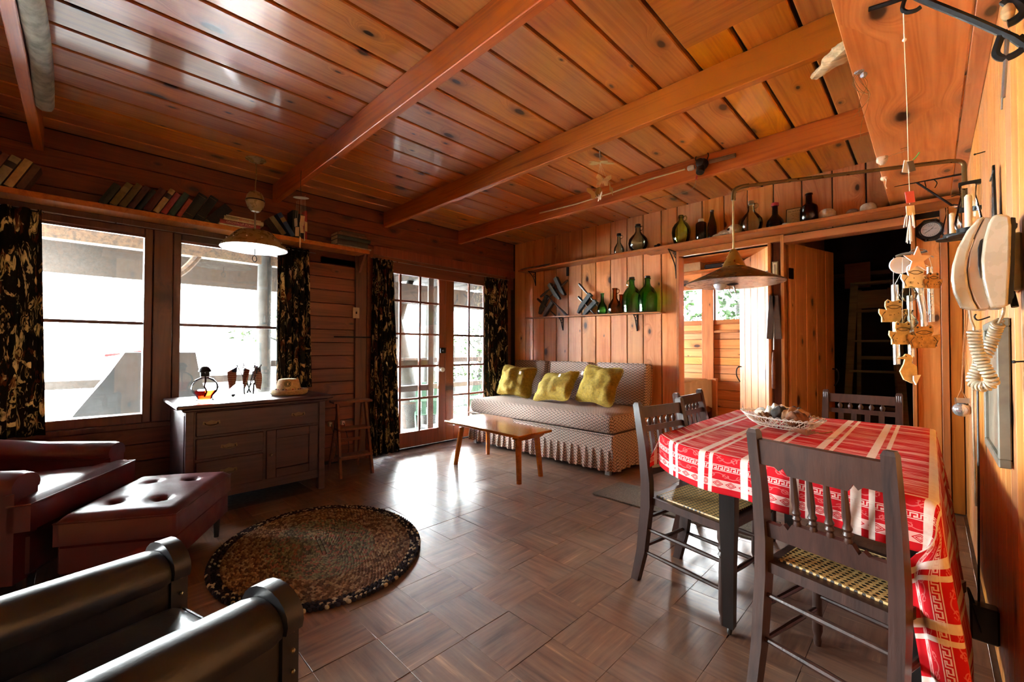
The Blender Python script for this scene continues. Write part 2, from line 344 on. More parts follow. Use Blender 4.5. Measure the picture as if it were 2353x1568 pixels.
# french doors
WOODM = DRED
for n, (y0, cols, name) in enumerate(((2.265, (2.37, 2.635, 2.907, 3.18), 'door_1'), (3.288, (3.413, 3.681, 3.951, 4.22), 'door_2'))):
    y1 = y0+1.02 if n == 0 else 4.325; f = MB(); x0, x1 = -4.475, -4.43
    f.rbox(x0, x1, y0, cols[0], .02, 2.235).rbox(x0, x1, cols[3], y1, .02, 2.235).rbox(x0, x1, cols[0], cols[3], .02, .2).rbox(x0, x1, cols[0], cols[3], 2.147, 2.235)
    d = struct(name, f, DRED)
    for c in cols[1:3]: MB().rbox(-4.468, -4.438, c-.014, c+.014, .2, 2.147, .006).build('muntin', DRED, d, smooth=0)
    zs = [.2+.3894*k for k in range(6)]
    for z in zs[1:-1]: MB().rbox(-4.467, -4.439, cols[0], cols[3], z-.013, z+.013, .006).build('muntin', DRED, d, smooth=0)
    for i in range(3):
        for j in range(5): MB().box(-4.455, -4.451, cols[i]+(.014 if i else 0), cols[i+1]-(.014 if i < 2 else 0), zs[j]+(.013 if j else 0), zs[j+1]-(.013 if j < 4 else 0)).build('pane', GLASS, d, smooth=0)
    if n == 0:
        k = MB().lathe([(.028, 0), (.028, .006), (.01, .008), (.011, .03), (.026, .036), (.031, .05), (.027, .062), (0, .066)], 16, frame((-4.43, 3.2, .93), (0, 1, 0), (1, 0, 0)))
        k.build('door_knob', plain('white_china', (.8, .8, .78), .15, coat=.6, var=.03), d)
        MB().rbox(-4.43, -4.4, 3.19, 3.27, 1.135, 1.205, .008).lathe([(.02, 0), (.02, .02), (.008, .024), (.008, .03)], 12, frame((-4.4, 3.225, 1.17), (0, 1, 0), (1, 0, 0))).build('lock', BLK, d)
# back wall
bw = struct('wall_back', MB().box(-4.6, -1.95, BY+.022, BY+.1, 0, CZ+.03).box(-1.95, .3, BY+.022, BY+.1, 2.19, CZ+.03).box(-1.072, -.955, BY+.022, BY+.1, 0, 2.2).box(-.1, .3, BY+.022, BY+.1, 0, 2.2), BACK)
bj = [WX, -4.19, -4.04, -3.838, -3.621, -3.416, -3.2, -2.989, -2.777, -2.554, -2.349, -2.13, -1.95]
for a, b in zip(bj, bj[1:]): plank(bw, PW, CZ, b-a-.010, .022, ((a+b)/2, BY+.022, CZ/2), (0, 0, 1), (0, -1, 0))
bj = [-1.95, -1.686, -1.473, -1.258, -1.037, -.815, -.595, -.37, -.15, .06, RX]
for a, b in zip(bj, bj[1:]): plank(bw, PW, .49, b-a-.010, .022, ((a+b)/2, BY+.022, 2.495), (0, 0, 1), (0, -1, 0))
plank(bw, PW, 2.2, .13, .022, (-.012, BY+.022, 1.1), (0, 0, 1), (0, -1, 0))
plank(bw, PD, 2.2, .07, .012, (-1.013, BY+.022, 1.1), (0, 0, 1), (0, -1, 0))
for n, (x0, x1, y0, z0, z1) in enumerate(((-1.95, -1.92, .03, 0, 2.25), (-1.082, -1.055, .028, 0, 2.19), (-.977, -.95, .03, 0, 2.25), (-.105, -.08, .03, 0, 2.2), (.055, .095, .025, 0, 2.3), (.1, .165, .018, 0, 2.3))):
    struct(f'trim_{n+1}', MB().rbox(x0, x1, BY-y0, BY+.1, z0, z1, .003), PT)
struct('trim_7', MB().rbox(-1.92, -.977, BY-.03, BY+.1, 2.19, 2.25, .003), PTX); struct('trim_8', MB().rbox(-.95, -.08, BY-.03, BY+.1, 2.17, 2.235, .003), PTX)
# right wall of narrow vertical boards
rw = struct('wall_right', MB().box(RX+.022, RX+.1, -2.5, BY+.1, 0, CZ+.03), BACK)
y = BY
for k in range(31):
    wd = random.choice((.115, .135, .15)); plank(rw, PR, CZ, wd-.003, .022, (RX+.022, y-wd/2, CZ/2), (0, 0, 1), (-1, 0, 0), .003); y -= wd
# wall behind the viewer
struct('wall_front', MB().box(-4.6, .4, -2.55, -2.45, 0, CZ+.03), PW)
# bedroom behind the first doorway, store behind the second
FY = 7.05
b2 = struct('wall_far', MB().box(-4.6, .4, FY+.022, FY+.1, -.1, 1.62).box(-4.6, .4, FY+.022, FY+.1, 2.22, CZ+.03).box(-4.6, -3.18, FY+.022, FY+.1, 1.62, 2.22).box(-2.60, -2.46, FY+.022, FY+.1, 1.62, 2.22).box(-1.8, .4, FY+.022, FY+.1, 1.62, 2.22), BACK)
zz = 0
while zz < 2.7:
    h = random.choice((.12, .135, .15)); mid = zz+h/2
    segs = [(-4.4, .4)] if mid < 1.58 or mid > 2.25 else [(-4.4, -3.18), (-2.60, -2.46), (-1.8, .4)]
    for a, b in segs: plank(b2, PW, b-a, h-.006, .022, ((a+b)/2, FY+.022, mid), (1, 0, 0), (0, -1, 0))
    zz += h
for n, (a, b) in enumerate(((-3.18, -2.58), (-2.47, -1.85))):
    f = MB(); f.rbox(a, a+.05, FY-.01, FY+.08, 1.6, 2.24).rbox(b-.05, b, FY-.01, FY+.08, 1.6, 2.24).rbox(a, b, FY-.01, FY+.08, 2.17, 2.24).rbox(a-.0, b+.0, FY-.03, FY+.08, 1.58, 1.655)
    wn = struct(f'window_{4+n}', f, PTX); MB().box(a+.05, b-.05, FY+.04, FY+.045, 1.655, 2.17).build('pane', GLASS, wn, smooth=0)
MB().rbox(-2.62, -2.44, FY-.06, FY-.031, 0, 2.42).build('post', PT, b2, smooth=0)
MB().rbox(-4.3, -1.2, FY-.05, FY-.02, 1.45, 1.49).build('rail', PTX, b2, smooth=0)
struct('partition', MB().box(-1.06, -1.0, BY+.1, FY, 0, CZ), PW)
struct('wall_bedroom', MB().box(-4.6, -4.5, BY+.1, 5.2, 0, CZ).box(-4.6, -4.5, 6.6, FY+.1, 0, CZ).box(-4.6, -4.5, 5.2, 6.6, 0, .75).box(-4.6, -4.5, 5.2, 6.6, 2.05, CZ), PW)
struct('wall_store_shade', MB().box(-1.0, .3, FY-.12, FY-.04, 0, CZ), plain('shade_dark_boards', hx('33211a'), .9, var=.3, nsc=4)); struct('wall_store', MB().box(.3, .4, BY+.1, FY, 0, CZ), PD)  # added dark wall, the storeroom's shade is put into its colour
struct('ceiling_rear', MB().box(-4.6, .4, BY+.1, FY+.1, CZ, CZ+.05), PW)
# ================================================================ outside
BARK = plain('bark', (.018, .016, .013), .9, var=.4, nsc=9, bmp=.8, bsc=14)
g = G('weathered_beam'); 
WEA = pine('weathered_beam', hx('6a5440'), hx('30241a'), tint=.1, rough=.8, coat=0, knots=.2, weather=.7)
PORCH = pine('porch_wood', hx('30241b'), hx('1c1510'), tint=.2, rough=.8, coat=0, knots=.2, weather=.4)
SOIL = plain('soil', (.010, .008, .006), .95, var=.5, nsc=7, bmp=.8, bsc=20)
struct('ground', MB().grid(lambda u, v: (-4.53-u*8, -9+v*28, -.35-.02*u*8+.05*noise.noise((u*20, v*60, 0))-(.6*max(0, u-.75)*4)), 24, 60), SOIL)
g = G('lake_water', .12, 0, .5); g.set(Base_Color=(.8, .84, .86)); g.bump(g.noise(g.vm('MULTIPLY', g.obj(), (.5, .2, 1)), 1.2, 3), .25, .1)  # glitter painted as a near-white base, throws light up to the ceiling
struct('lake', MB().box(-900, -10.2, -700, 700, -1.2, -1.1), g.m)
struct('ground_rear', MB().box(-30, 30, FY+.1, 60, -.5, -.4), SOIL)
# porch roof and its framing
pr_ = struct('porch_roof', MB().box(-8.0, -4.53, -.9, 9.0, 2.62, 2.68), PORCH)
for k in range(12): MB().rbox(-8.0, -4.53, -.8+k*.86, -.75+k*.86, 2.5, 2.62).build('rafter', PORCH, pr_, smooth=0)
MB().rbox(-4.56, -4.535, -.9, 2.0, 2.3, 2.62).build('beam', WEA, pr_, smooth=0)
MB().rbox(-6.6, -6.45, -.9, 2.35, 2.33, 2.62).build('beam', WEA, pr_, smooth=0); MB().rbox(-7.6, -7.5, -.9, 9.0, 2.1, 2.5).build('beam', PORCH, pr_, smooth=0)
# ================================================================ furniture
def pillow(w_, d_, h_, nu=22, nv=18, pw=2.6, wr=.012, seed=0):
    """stuffed cushion lying in xy, thickness along z"""
    def side(sg):
        def fn(u, v_):
            x, y = 2*u-1, 2*v_-1
            e = max(0, (1-abs(x)**pw)*(1-abs(y)**pw))**.55
            pin = 1-.07*(1-abs(x))*abs(y)**3-.07*(1-abs(y))*abs(x)**3
            q = noise.noise((x*2.3+seed, y*2.3, sg*3+seed))*wr*2+abs(noise.noise((x*5+seed, y*4, sg+seed*2)))*wr*1.6
            return (x*w_/2*pin, y*d_/2*pin, sg*(h_/2*e)+q*min(1, e*2))
        return fn
    b = MB(); b.grid(side(1), nu, nv); b.grid(side(-1), nu, nv); return b
def soft(b, x0, x1, y0, y1, z0, z1, r=.04, n=16, m=8, M=None):
    c = Vector(((x0+x1)/2, (y0+y1)/2, (z0+z1)/2)); h = Vector((abs(x1-x0)/2-r, abs(y1-y0)/2-r, abs(z1-z0)/2-r))
    t = MB(); t.ball((0, 0, 0), 1, n=n, m=m); R = Rz(pi/n)
    vs = []
    for p in t.v:
        q = R @ Vector(p); f = lambda a, e: (1 if a > 0 else -1)*e if abs(a) > 1e-6 else 0
        vs.append(c+Vector((f(q.x, h.x), f(q.y, h.y), (1 if q.z > 0 else -1)*h.z if abs(q.z) > 1e-6 else 0))+q*r)
    return b.add(vs, t.f, M)
def edge_tube(b, pts, r, n=6, M=None): return b.tube(list(pts)+[pts[0]], r, n, M, cap=False)
DW = pine('dark_chair_wood', hx('4a3028'), hx('281a16'), tint=.12, rough=.42, coat=.08, knots=0, axis='Z', fine=.7)
BW = pine('black_table_wood', hx('26211f'), hx('151212'), tint=.1, rough=.4, coat=.2, knots=0, axis='Z')
BENCH = pine('bench_maple', hx('b0642c'), hx('84421a'), tint=.1, rough=.22, coat=.6, knots=.1)
g = G('cane_weave', .45); o = g.obj(); sp = g.n('SeparateXYZ', {0: o}).node
X_, Y_ = sp.outputs[0], sp.outputs[1]
def cell(a, f): return g.ma('ABSOLUTE', g.ma('SUBTRACT', g.ma('FRACT', g.ma('MULTIPLY', a, f)), .5))
hole = g.ma('MULTIPLY', g.ma('LESS_THAN', cell(X_, 48), .3), g.ma('LESS_THAN', cell(Y_, 48), .3))
dg = g.ma('MINIMUM', cell(g.ma('ADD', X_, Y_), 48), cell(g.ma('SUBTRACT', X_, Y_), 48))
c = g.mix(g.sstep(g.noise(o, 120, 2), .3, .7), hx('a87c3e'), hx('d8b878')); c = g.mix(g.ma('MULTIPLY', hole, g.ma('GREATER_THAN', dg, .1)), c, (.02, .012, .006))
g.set(Base_Color=c); g.bump(g.ma('ADD', hole, g.ma('MULTIPLY', dg, .5)), -.8, .003); CANE = g.m

def make_chair(style, label, loc, rz, group):
    t = empty('dining_chair', label, 'chair', loc, rz, group)
    for s in (-1, 1):
        x = s*.19
        pts = [(x, -.275, 0), (x, -.235, .16), (x, -.205, .40), (x, -.205, .52), (x, -.225, .70), (x, -.262, .905)]
        b = MB(); hw = [(.017, .02), (.018, .024), (.019, .027), (.019, .026), (.018, .022), (.017, .018)]
        vs = []; fs = []
        for (px, py, pz), (a, d) in zip(pts, hw): vs += [(px-a, py-d, pz), (px+a, py-d, pz), (px+a, py+d, pz), (px-a, py+d, pz)]
        vs += [(x-.012, -.262-.012, .918), (x+.012, -.262-.012, .918), (x+.012, -.262+.012, .918), (x-.012, -.262+.012, .918)]
        for k in range(6):
            for q in range(4): fs.append((4*k+q, 4*k+(q+1) % 4, 4*k+4+(q+1) % 4, 4*k+4+q))
        fs += [(3, 2, 1, 0), (24, 25, 26, 27)]
        b.add(vs, fs); b.build('back_post', DW, t, smooth=25)
        b = MB(); b.lathe([(.012, 0), (.015, .02), (.012, .035), (.018, .06), (.016, .25), (.014, .29), (.021, .30), (.014, .315), (.021, .33), (.016, .345), (.022, .37), (.022, .415)], 12, Tr(s*.195, .185, 0)); b.build('front_leg', DW, t)
    b = MB(); b.prism([(-.185, -.215), (.185, -.215), (.225, .215), (-.225, .215)], .41, .445)
    fr = b.build('seat_frame', DW, t, smooth=20)
    b = MB(); b.grid(lambda u, v_: ((u-.5)*(.30+.07*v_), -.165+.33*v_, .4515-.004*sin(pi*u)*sin(pi*v_)), 10, 10); b.build('cane_seat', CANE, t)
    b = MB(); P = [(-.152, -.17, .447), (.152, -.17, .447), (.188, .17, .447), (-.188, .17, .447)]; edge_tube(b, P, .006); b.build('cane_binding', CANE, t)
    for z in (.14, .26):
        for s in (-1, 1):
            yb = -.24 if z < .2 else -.22
            MB().tube([(s*.19, yb, z+.02), (s*.193, .0, z+.015), (s*.195, .185, z+.01)], [.008, .012, .008], 8).build('stretcher', DW, t)
    MB().tube([(-.195, .185, .2), (0, .185, .2), (.195, .185, .2)], [.008, .012, .008], 8).build('stretcher', DW, t)
    for z in (.18, .33): MB().tube([(-.19, -.232+.1*(z-.18), z), (0, -.232+.1*(z-.18), z), (.19, -.232+.1*(z-.18), z)], [.008, .012, .008], 8).build('stretcher', DW, t)
    def rail(name, z0, z1, notch, th=.02):
        yb = lambda z: -.215-.047*(z-.6)/.3*1.0
        if notch:
            w2 = .172; zl = z0 if notch < 0 else z1; zi = z1 if notch < 0 else z0; s_ = -1 if notch < 0 else 1
            out = [(-w2, zi), (-w2, zl-s_*.022), (-.125, zl-s_*.022), (-.112, zl-s_*.010), (-.10, zl-s_*.026), (-.085, zl), (.085, zl), (.10, zl-s_*.026), (.112, zl-s_*.010), (.125, zl-s_*.022), (w2, zl-s_*.022), (w2, zi)]
        else: out = [(-.172, z0), (.172, z0), (.172, z1), (-.172, z1)]
        ym = yb((z0+z1)/2); tl = math.atan2(.047, .3)
        M_ = Tr(0, ym, (z0+z1)/2) @ Rx(tl) @ Matrix(((1, 0, 0, 0), (0, 0, 1, -th/2), (0, 1, 0, 0), (0, 0, 0, 1)))
        zc = (z0+z1)/2; b = MB(); b.prism([(x, z-zc) for x, z in out], 0, th, M_); b.build(name, DW, t, smooth=20); return yb
    if style == 'A':
        yb = rail('top_rail', .775, .885, -1); rail('lower_rail', .535, .61, 1)
        for x in (-.072, -.024, .024, .072):
            p = [(.008, .595), (.012, .61), (.009, .622), (.014, .632), (.010, .642), (.014, .652), (.009, .665), (.012, .69), (.008, .785)]
            b = MB(); b.lathe([(r, z-.69) for r, z in p], 10, Tr(x, yb(.69), .69) @ Rx(math.atan2(.047, .3))); b.build('spindle', DW, t)
    else:
        yb = rail('top_rail', .835, .892, 0, .024); rail('middle_rail', .765, .795, 0); rail('lower_rail', .55, .58, 0)
        for i in range(5):
            p = [(.006, .79), (.009, .797), (.012, .806), (.014, .815), (.011, .823), (.006, .831), (.008, .84)]
            MB().lathe([(r, z-.81) for r, z in p], 10, Tr(-.11+i*.055, yb(.81), .81)).build('spindle', DW, t)
        for i in range(4):
            x = -.105+i*.07; MB().box(x-.014, x+.014, -.006, .006, -.1, .1, Tr(0, yb(.672), .672) @ Rx(math.atan2(.047, .3))).build('slat', DW, t, smooth=0)
        for s in (-1, 1):
            for q in (-1, 0, 1): MB().tube([(s*.19+q*.010, yb(.78)+.02-.003, .76), (s*.19+q*.010, yb(.9)+.018, .9)], .004, 6).build('reed', DW, t)
    return t
make_chair('A', 'dark wooden dining chair seen from behind, cane seat, four long turned spindles', (-.2, 1.885, 0), radians(-15), 'dining chairs round the table')
make_chair('B', 'dark cane-seated chair at the table side nearest the black table leg', (-.81, 2.2, 0), radians(-99), 'dining chairs round the table')
make_chair('B', 'dark wooden chair at the table side, the one nearer the bedroom doorway', (-.90, 2.86, 0), radians(-90), 'dining chairs round the table')
make_chair('B', 'dark wooden chair at the far table end before the storeroom doorway', (-.34, 3.42, 0), radians(180), 'dining chairs round the table')

# table and cloth
t = empty('dining_table', 'black legged wooden table under the red and white cloth', 'table', (-.5, 2.6, 0))
def at(x, y): return (x+.5, y-2.6)
for x, y in ((-.615, 1.93), (-.05, 1.86), (-.66, 3.2), (-.06, 3.2)):
    a, b_ = at(x, y); b = MB(); r = lambda h, z: [(a-h, b_-h, z), (a+h, b_-h, z), (a+h, b_+h, z), (a-h, b_+h, z)]
    vs = r(.02, .035)+r(.024, .3)+r(.03, .5)+r(.03, .73); fs = [(4*k+q, 4*k+(q+1) % 4, 4*k+4+(q+1) % 4, 4*k+4+q) for k in range(3) for q in range(4)]+[(3, 2, 1, 0)]
    b.add(vs, fs); lg = b.build('leg', BW, t, smooth=20)
    MB().lathe([(.016, -.006), (.018, 0), (.016, .006)], 14, Tr(a, b_, .018) @ Ry(pi/2) ).tube([(a, b_, .018), (a, b_, .04)], .006, 6).build('caster', plain('caster_metal', (.06, .055, .05), .5, .5), lg)
TBL = [(-.985, 1.95), (-.985, 3.33), (-.01, 3.30), (-.005, 1.725)]
MB().prism([at(*p) for p in [(-.97, 2.2), (-.93, 2.02), (-.80, 1.915), (-.015, 1.75), (-.02, 3.28), (-.97, 3.3)]], .735, .757).build('tabletop', BW, t, smooth=0)
MB().box(*[c for p in ((-.15, .47),) for c in p], -.72, .66, .63, .735).build('apron', BW, t, smooth=0)
def yfr(x): return 1.728+(x+.005)*-.205+ (.0 if x > -.72 else (x+.72)**2*2.2)
OV, OL, OR_, OB, TOP = .165, .22, .70, .18, .766
rows = [i*.0135 for i in range(14)]+[.19+.06*k for k in range(27)]+[1.83+.02*k for k in range(8)]
cols = [-1.215+.0184*k for k in range(14)]+[-.955+.045*k for k in range(21)]+[.0+.02*k for k in range(5)]+[.1+.04*k for k in range(16)]
def smin(a): return a
def drape(s, tt):
    yf = yfr(max(-1.0, min(0, s))); yb_ = 3.33
    x, y = s, yf-OV+tt
    qx = min(max(x, -.985), -.005); qy = min(max(y, yf), yb_)
    dx, dy = x-qx, y-qy; d = math.hypot(dx, dy)
    z = TOP+.0012*noise.noise((s*6, tt*6, 1))
    if d < 1e-6: return (x, y, z)
    nx, ny = dx/d, dy/d; r0 = .016
    corner = min(abs(nx), abs(ny))*1.414
    if d < r0*1.57: a = d/r0; out = r0*sin(a); z -= r0*(1-cos(a)); h = 0
    else: h = d-r0*1.57; out = r0; z -= r0+h
    left = nx < -.5 or (nx < -.05 and ny < 0)
    fl = (.10+.26*corner if left else (.035+.08*corner))
    wave = .012*sin((qx*9+qy*7.5+s*3)*2.2+1.0)*min(1, h/.12)
    if nx > .5 or (nx > .05 and ny < 0): fl = .05; wave = .012*sin(qy*11+.4)*min(1, h/.3); 
    out += h*fl+wave; z += h*fl*.35
    P = [qx+nx*out, qy+ny*out, z]
    if nx > .05: 
        P[0] = min(P[0], .115+.02*sin(y*9)); P[2] = max(P[2], .02+.002*noise.noise((s*9, tt*9, 0)))
        ap = max(0, qy-y); base = .018+.062*min(1, h/.5)
        if ap > .001:
            w_ = min(1, max(0, (d-.10)/.14)); w_ = w_*w_*(3-2*w_); f_ = ap/OV
            gx = qx+base-ap*.66+.010*sin(f_*9)*min(1, h/.2); gy = qy-.014-.020*sin(f_*pi*1.6)*min(1, h/.2)
            P[0] += (gx-P[0])*w_; P[1] += (gy-P[1])*w_
        else: P[0] = qx+base+.010*sin(y*13+.4)*min(1, h/.3)
    return tuple(P)
b = MB(); nC, nR = len(cols), len(rows)
b.v = [drape(s, q) for q in rows for s in cols]; b.f = [(j*nC+i, j*nC+i+1, (j+1)*nC+i+1, (j+1)*nC+i) for j in range(nR-1) for i in range(nC-1)]
me = bpy.data.meshes.new('tablecloth'); me.from_pydata(b.v, [], b.f); uvl = me.uv_layers.new(name='UV')
st_ = [(s, q) for q in rows for s in cols]
for l in me.loops: uvl.data[l.index].uv = st_[l.vertex_index]
me.shade_smooth(); cl = bpy.data.objects.new('tablecloth', me); COL.objects.link(cl)
m = cl.modifiers.new('sub', 'SUBSURF'); m.levels = 1; m.render_levels = 1
m = cl.modifiers.new('thick', 'SOLIDIFY'); m.thickness = .0015; m.offset = 1
tag(cl, 'red tablecloth with white stripes and key pattern border on the dining table', 'tablecloth')
g = G('red_cloth', .9, 0, .05); uv = g.uv(); sp = g.n('SeparateXYZ', {0: uv}).node; s_, t_ = sp.outputs[0], sp.outputs[1]
def lt(a, b_): return g.ma('LESS_THAN', a, b_)
def gt(a, b_): return g.ma('GREATER_THAN', a, b_)
def mul(*a):
    r_ = a[0]
    for q in a[1:]: r_ = g.ma('MULTIPLY', r_, q)
    return r_
def mx(*a):
    r_ = a[0]
    for q in a[1:]: r_ = g.ma('MAXIMUM', r_, q)
    return r_
def band(x, a, b_): return mul(gt(x, a), lt(x, b_))
TL = 1.83+.14
RED, WHT, PNK = hx('c21d26'), hx('e9e2d8'), hx('e08a84')
# distance from the nearest hem, and the coordinate running along that hem
he = g.ma('MINIMUM', g.ma('MINIMUM', t_, g.ma('SUBTRACT', TL, t_)), g.ma('MINIMUM', g.ma('ADD', s_, 1.215), g.ma('SUBTRACT', .70, s_)))
isF = lt(g.ma('MINIMUM', t_, g.ma('SUBTRACT', TL, t_)), g.ma('MINIMUM', g.ma('ADD', s_, 1.215), g.ma('SUBTRACT', .70, s_)))
al = g.ma('ADD', g.ma('MULTIPLY', s_, isF), g.ma('MULTIPLY', t_, g.ma('SUBTRACT', 1., isF)))
def local(a, b_): return g.ma('DIVIDE', g.ma('SUBTRACT', he, a), b_-a)
# greek key
ky = local(.093, .117); kx = g.ma('FRACT', g.ma('MULTIPLY', al, 40.))
def rect(x0, x1, y0, y1): return mul(band(kx, x0, x1), band(ky, y0, y1))
key = mul(band(ky, 0., 1.), mx(lt(ky, .1), gt(ky, .9), rect(.0, .14, .2, .8), rect(0, .8, .66, .8), rect(.66, .8, .34, .8), rect(.36, .8, .34, .46), rect(.36, .5, .2, .46), rect(.36, 1.0, .2, .3)))
# diamonds
dy = local(.026, .056); dx_ = g.ma('ABSOLUTE', g.ma('SUBTRACT', g.ma('FRACT', g.ma('MULTIPLY', al, 20.)), .5)); dd = g.ma('ADD', g.ma('MULTIPLY', dx_, 2.), g.ma('ABSOLUTE', g.ma('MULTIPLY_ADD', dy, 2., -1.)))
dia = mul(band(dy, 0., 1.), mx(mul(gt(dd, .98), .75), mul(band(g.ma('FRACT', g.ma('MULTIPLY', dd, 3.)), .62, 1.), .75), lt(dd, .12), gt(dy, .95), lt(dy, .05)))
# scrolling vine
def vine(a, b_, ph):
    vy = local(a, b_); sn = g.ma('MULTIPLY_ADD', g.ma('SINE', g.ma('MULTIPLY_ADD', al, 58., ph)), .27, .5); d1 = g.ma('ABSOLUTE', g.ma('SUBTRACT', vy, sn))
    ux = g.ma('FRACT', g.ma('MULTIPLY_ADD', al, 58/pi, ph/pi+.5)); cx_ = g.ma('SUBTRACT', ux, .5); cyv = g.ma('SUBTRACT', vy, .5); rr = g.ma('SQRT', g.ma('ADD', g.ma('MULTIPLY', g.ma('MULTIPLY', cx_, cx_), 1.1), mul(cyv, cyv)))
    fl_ = mul(lt(g.ma('ABSOLUTE', g.ma('SUBTRACT', rr, .2)), .035), gt(g.noise(uv, 60, 1), .42)); dots = mul(lt(rr, .3), gt(g.noise(uv, 150, 1), .62))
    return mul(band(vy, 0., 1.), mx(lt(d1, .045), fl_, dots))
vn = mx(vine(.058, .091, 0.), vine(.12, .166, 1.2))
top = gt(he, .172)
ik = g.noise(g.vm('MULTIPLY', uv, (5.5, 105, 1)), 1., 4, .62, .2); ikb = g.noise(g.vm('MULTIPLY', uv, (.8, 11, 1)), 1., 2)
ikm = g.sstep(g.ma('ADD', ik, g.ma('MULTIPLY', ikb, .55)), .73, .93)
c = g.mix(mul(top, ikm, .82), RED, hx('ecc9c0')); c = g.mix(mul(lt(he, .172), vn, .55), c, PNK)
c = g.mix(mul(mx(key, dia), .85), c, hx('f0d4cc')); c = g.mix(band(he, .166, .173), c, hx('f0cfc8'))
ps = g.ma('FRACT', g.ma('DIVIDE', g.ma('ADD', s_, .885), .1735)); wf = g.ma('MULTIPLY_ADD', g.noise(uv, 70, 3), .45, .62)
c = g.mix(mul(mx(lt(ps, .165), band(ps, .27, .36)), wf), c, WHT)
c = g.mix(g.ma('MULTIPLY', g.n('TexChecker', {'Vector': uv, 'Scale': 900., 'Color1': (0, 0, 0), 'Color2': (1, 1, 1)}, out=1), .12), c, (.25, .01, .015))
g.set(Base_Color=c); g.bump(g.noise(g.vm('MULTIPLY', uv, (500, 500, 1)), 1., 1), .15, .001); me.materials.append(g.m)

# ---- daybed sofa
g = G('woven_upholstery', .9, 0, .2); o = g.obj(); q = g.vm('MULTIPLY', o, (34, 34, 34)); sp = g.n('SeparateXYZ', {0: q}).node
nrm = g.n('NewGeometry', out=1); an = g.n('SeparateXYZ', {0: g.vm('ABSOLUTE', nrm)}).node
useX = g.ma('LESS_THAN', an.outputs[0], .7); useZ = g.ma('LESS_THAN', an.outputs[2], .7)
u_ = g.ma('ADD', g.ma('MULTIPLY', sp.outputs[0], useX), g.ma('MULTIPLY', sp.outputs[1], g.ma('SUBTRACT', 1., useX)))
v_ = g.ma('ADD', g.ma('MULTIPLY', sp.outputs[2], useZ), g.ma('MULTIPLY', sp.outputs[1], g.ma('SUBTRACT', 1., useZ)))
v2 = g.ma('ADD', v_, g.ma('MULTIPLY', g.ma('FLOOR', u_), .5)); fx = g.ma('ABSOLUTE', g.ma('SUBTRACT', g.ma('FRACT', u_), .5)); fy = g.ma('FRACT', v2)
bars = lt(g.ma('ABSOLUTE', g.ma('SUBTRACT', g.ma('FRACT', g.ma('ADD', fy, fx)), .5)), .17); st1 = lt(fx, .08)
c = g.mix(mx(bars, 0.), hx('cdbfb2'), hx('4a3434')); c = g.mix(mul(st1, gt(fy, .45)), c, hx('b0604a')); c = g.mix(mul(gt(fx, .42), lt(fy, .4)), c, hx('3a3038'))
c = g.mix(g.ma('MULTIPLY', g.noise(o, 260, 1), .35), c, hx('8a6a58')); g.set(Base_Color=c); g.bump(g.ma('ADD', bars, g.noise(o, 300, 1)), .3, .002); UPH = g.m
sx0, sx1, sy0, sy1 = -4.2, -2.125, 3.5, 4.42
t = empty('daybed_sofa', 'patterned upholstered daybed with a pleated skirt along the panelled wall', 'sofa', ((sx0+sx1)/2, (sy0+sy1)/2, 0))
W2, D2 = (sx1-sx0)/2, (sy1-sy0)/2
b = MB(); b.rbox(-W2+.01, W2-.01, -D2+.01, D2, .2, .375, .01); b.build('base', UPH, t)
b = MB(); b.rbox(-W2+.06, W2-.06, -D2+.06, D2-.05, .03, .21, .01); b.build('under_frame', BACK, t)
per = []; n = 0
def skirt(u, v__):
    L = 2*W2+2*D2; d = u*L; ph = d*2*pi/.088; amp = (1-v__)**.7*.02
    q = amp*(1 if sin(ph) > .75 else -.4*abs(sin(ph*.5)))+(1-v__)*.012
    z = .045+v__*.195+.004*sin(ph*.5)*(1-v__)
    if d < D2: return (-W2-q, D2*.5-d*1.5+D2*0, z) if False else (-W2-q, D2-2*d, z) if d < D2 else None
    d -= D2
    if d < 2*W2: return (-W2+d, -D2-q, z)
    d -= 2*W2; return (W2+q, -D2+2*d, z)
b = MB(); b.grid(skirt, 460, 5); b.build('pleated_skirt', UPH, t, smooth=60)
b = MB()
def seat(u, v__):
    x = -W2-.015+u*(2*W2+.03); a = v__*3.0
    return (x, 0, 0)
soft(b, -W2-.012, W2+.012, -D2-.015, D2, .385, .565, .07, 20, 10); sc = b.build('seat_cushion', UPH, t, smooth=180)
m = sc.modifiers.new('sub', 'SUBSURF'); m.levels = m.render_levels = 2; m.subdivision_type = 'SIMPLE'
b = MB(); edge_tube(b, [(-W2-.013, -D2-.016, .384), (W2+.013, -D2-.016, .384), (W2+.013, D2, .384), (-W2-.013, D2, .384)], .006); b.build('piping', UPH, t)
for x, y in ((W2-.1, -D2+.02), (-W2+.05, -D2+.02), (W2-.1, D2-.1), (-W2+.05, D2-.1)): MB().box(x, x+.05, y, y+.04, 0, .05).build('foot', plain('grey_metal', (.3, .3, .3), .4, .9), t, smooth=0)
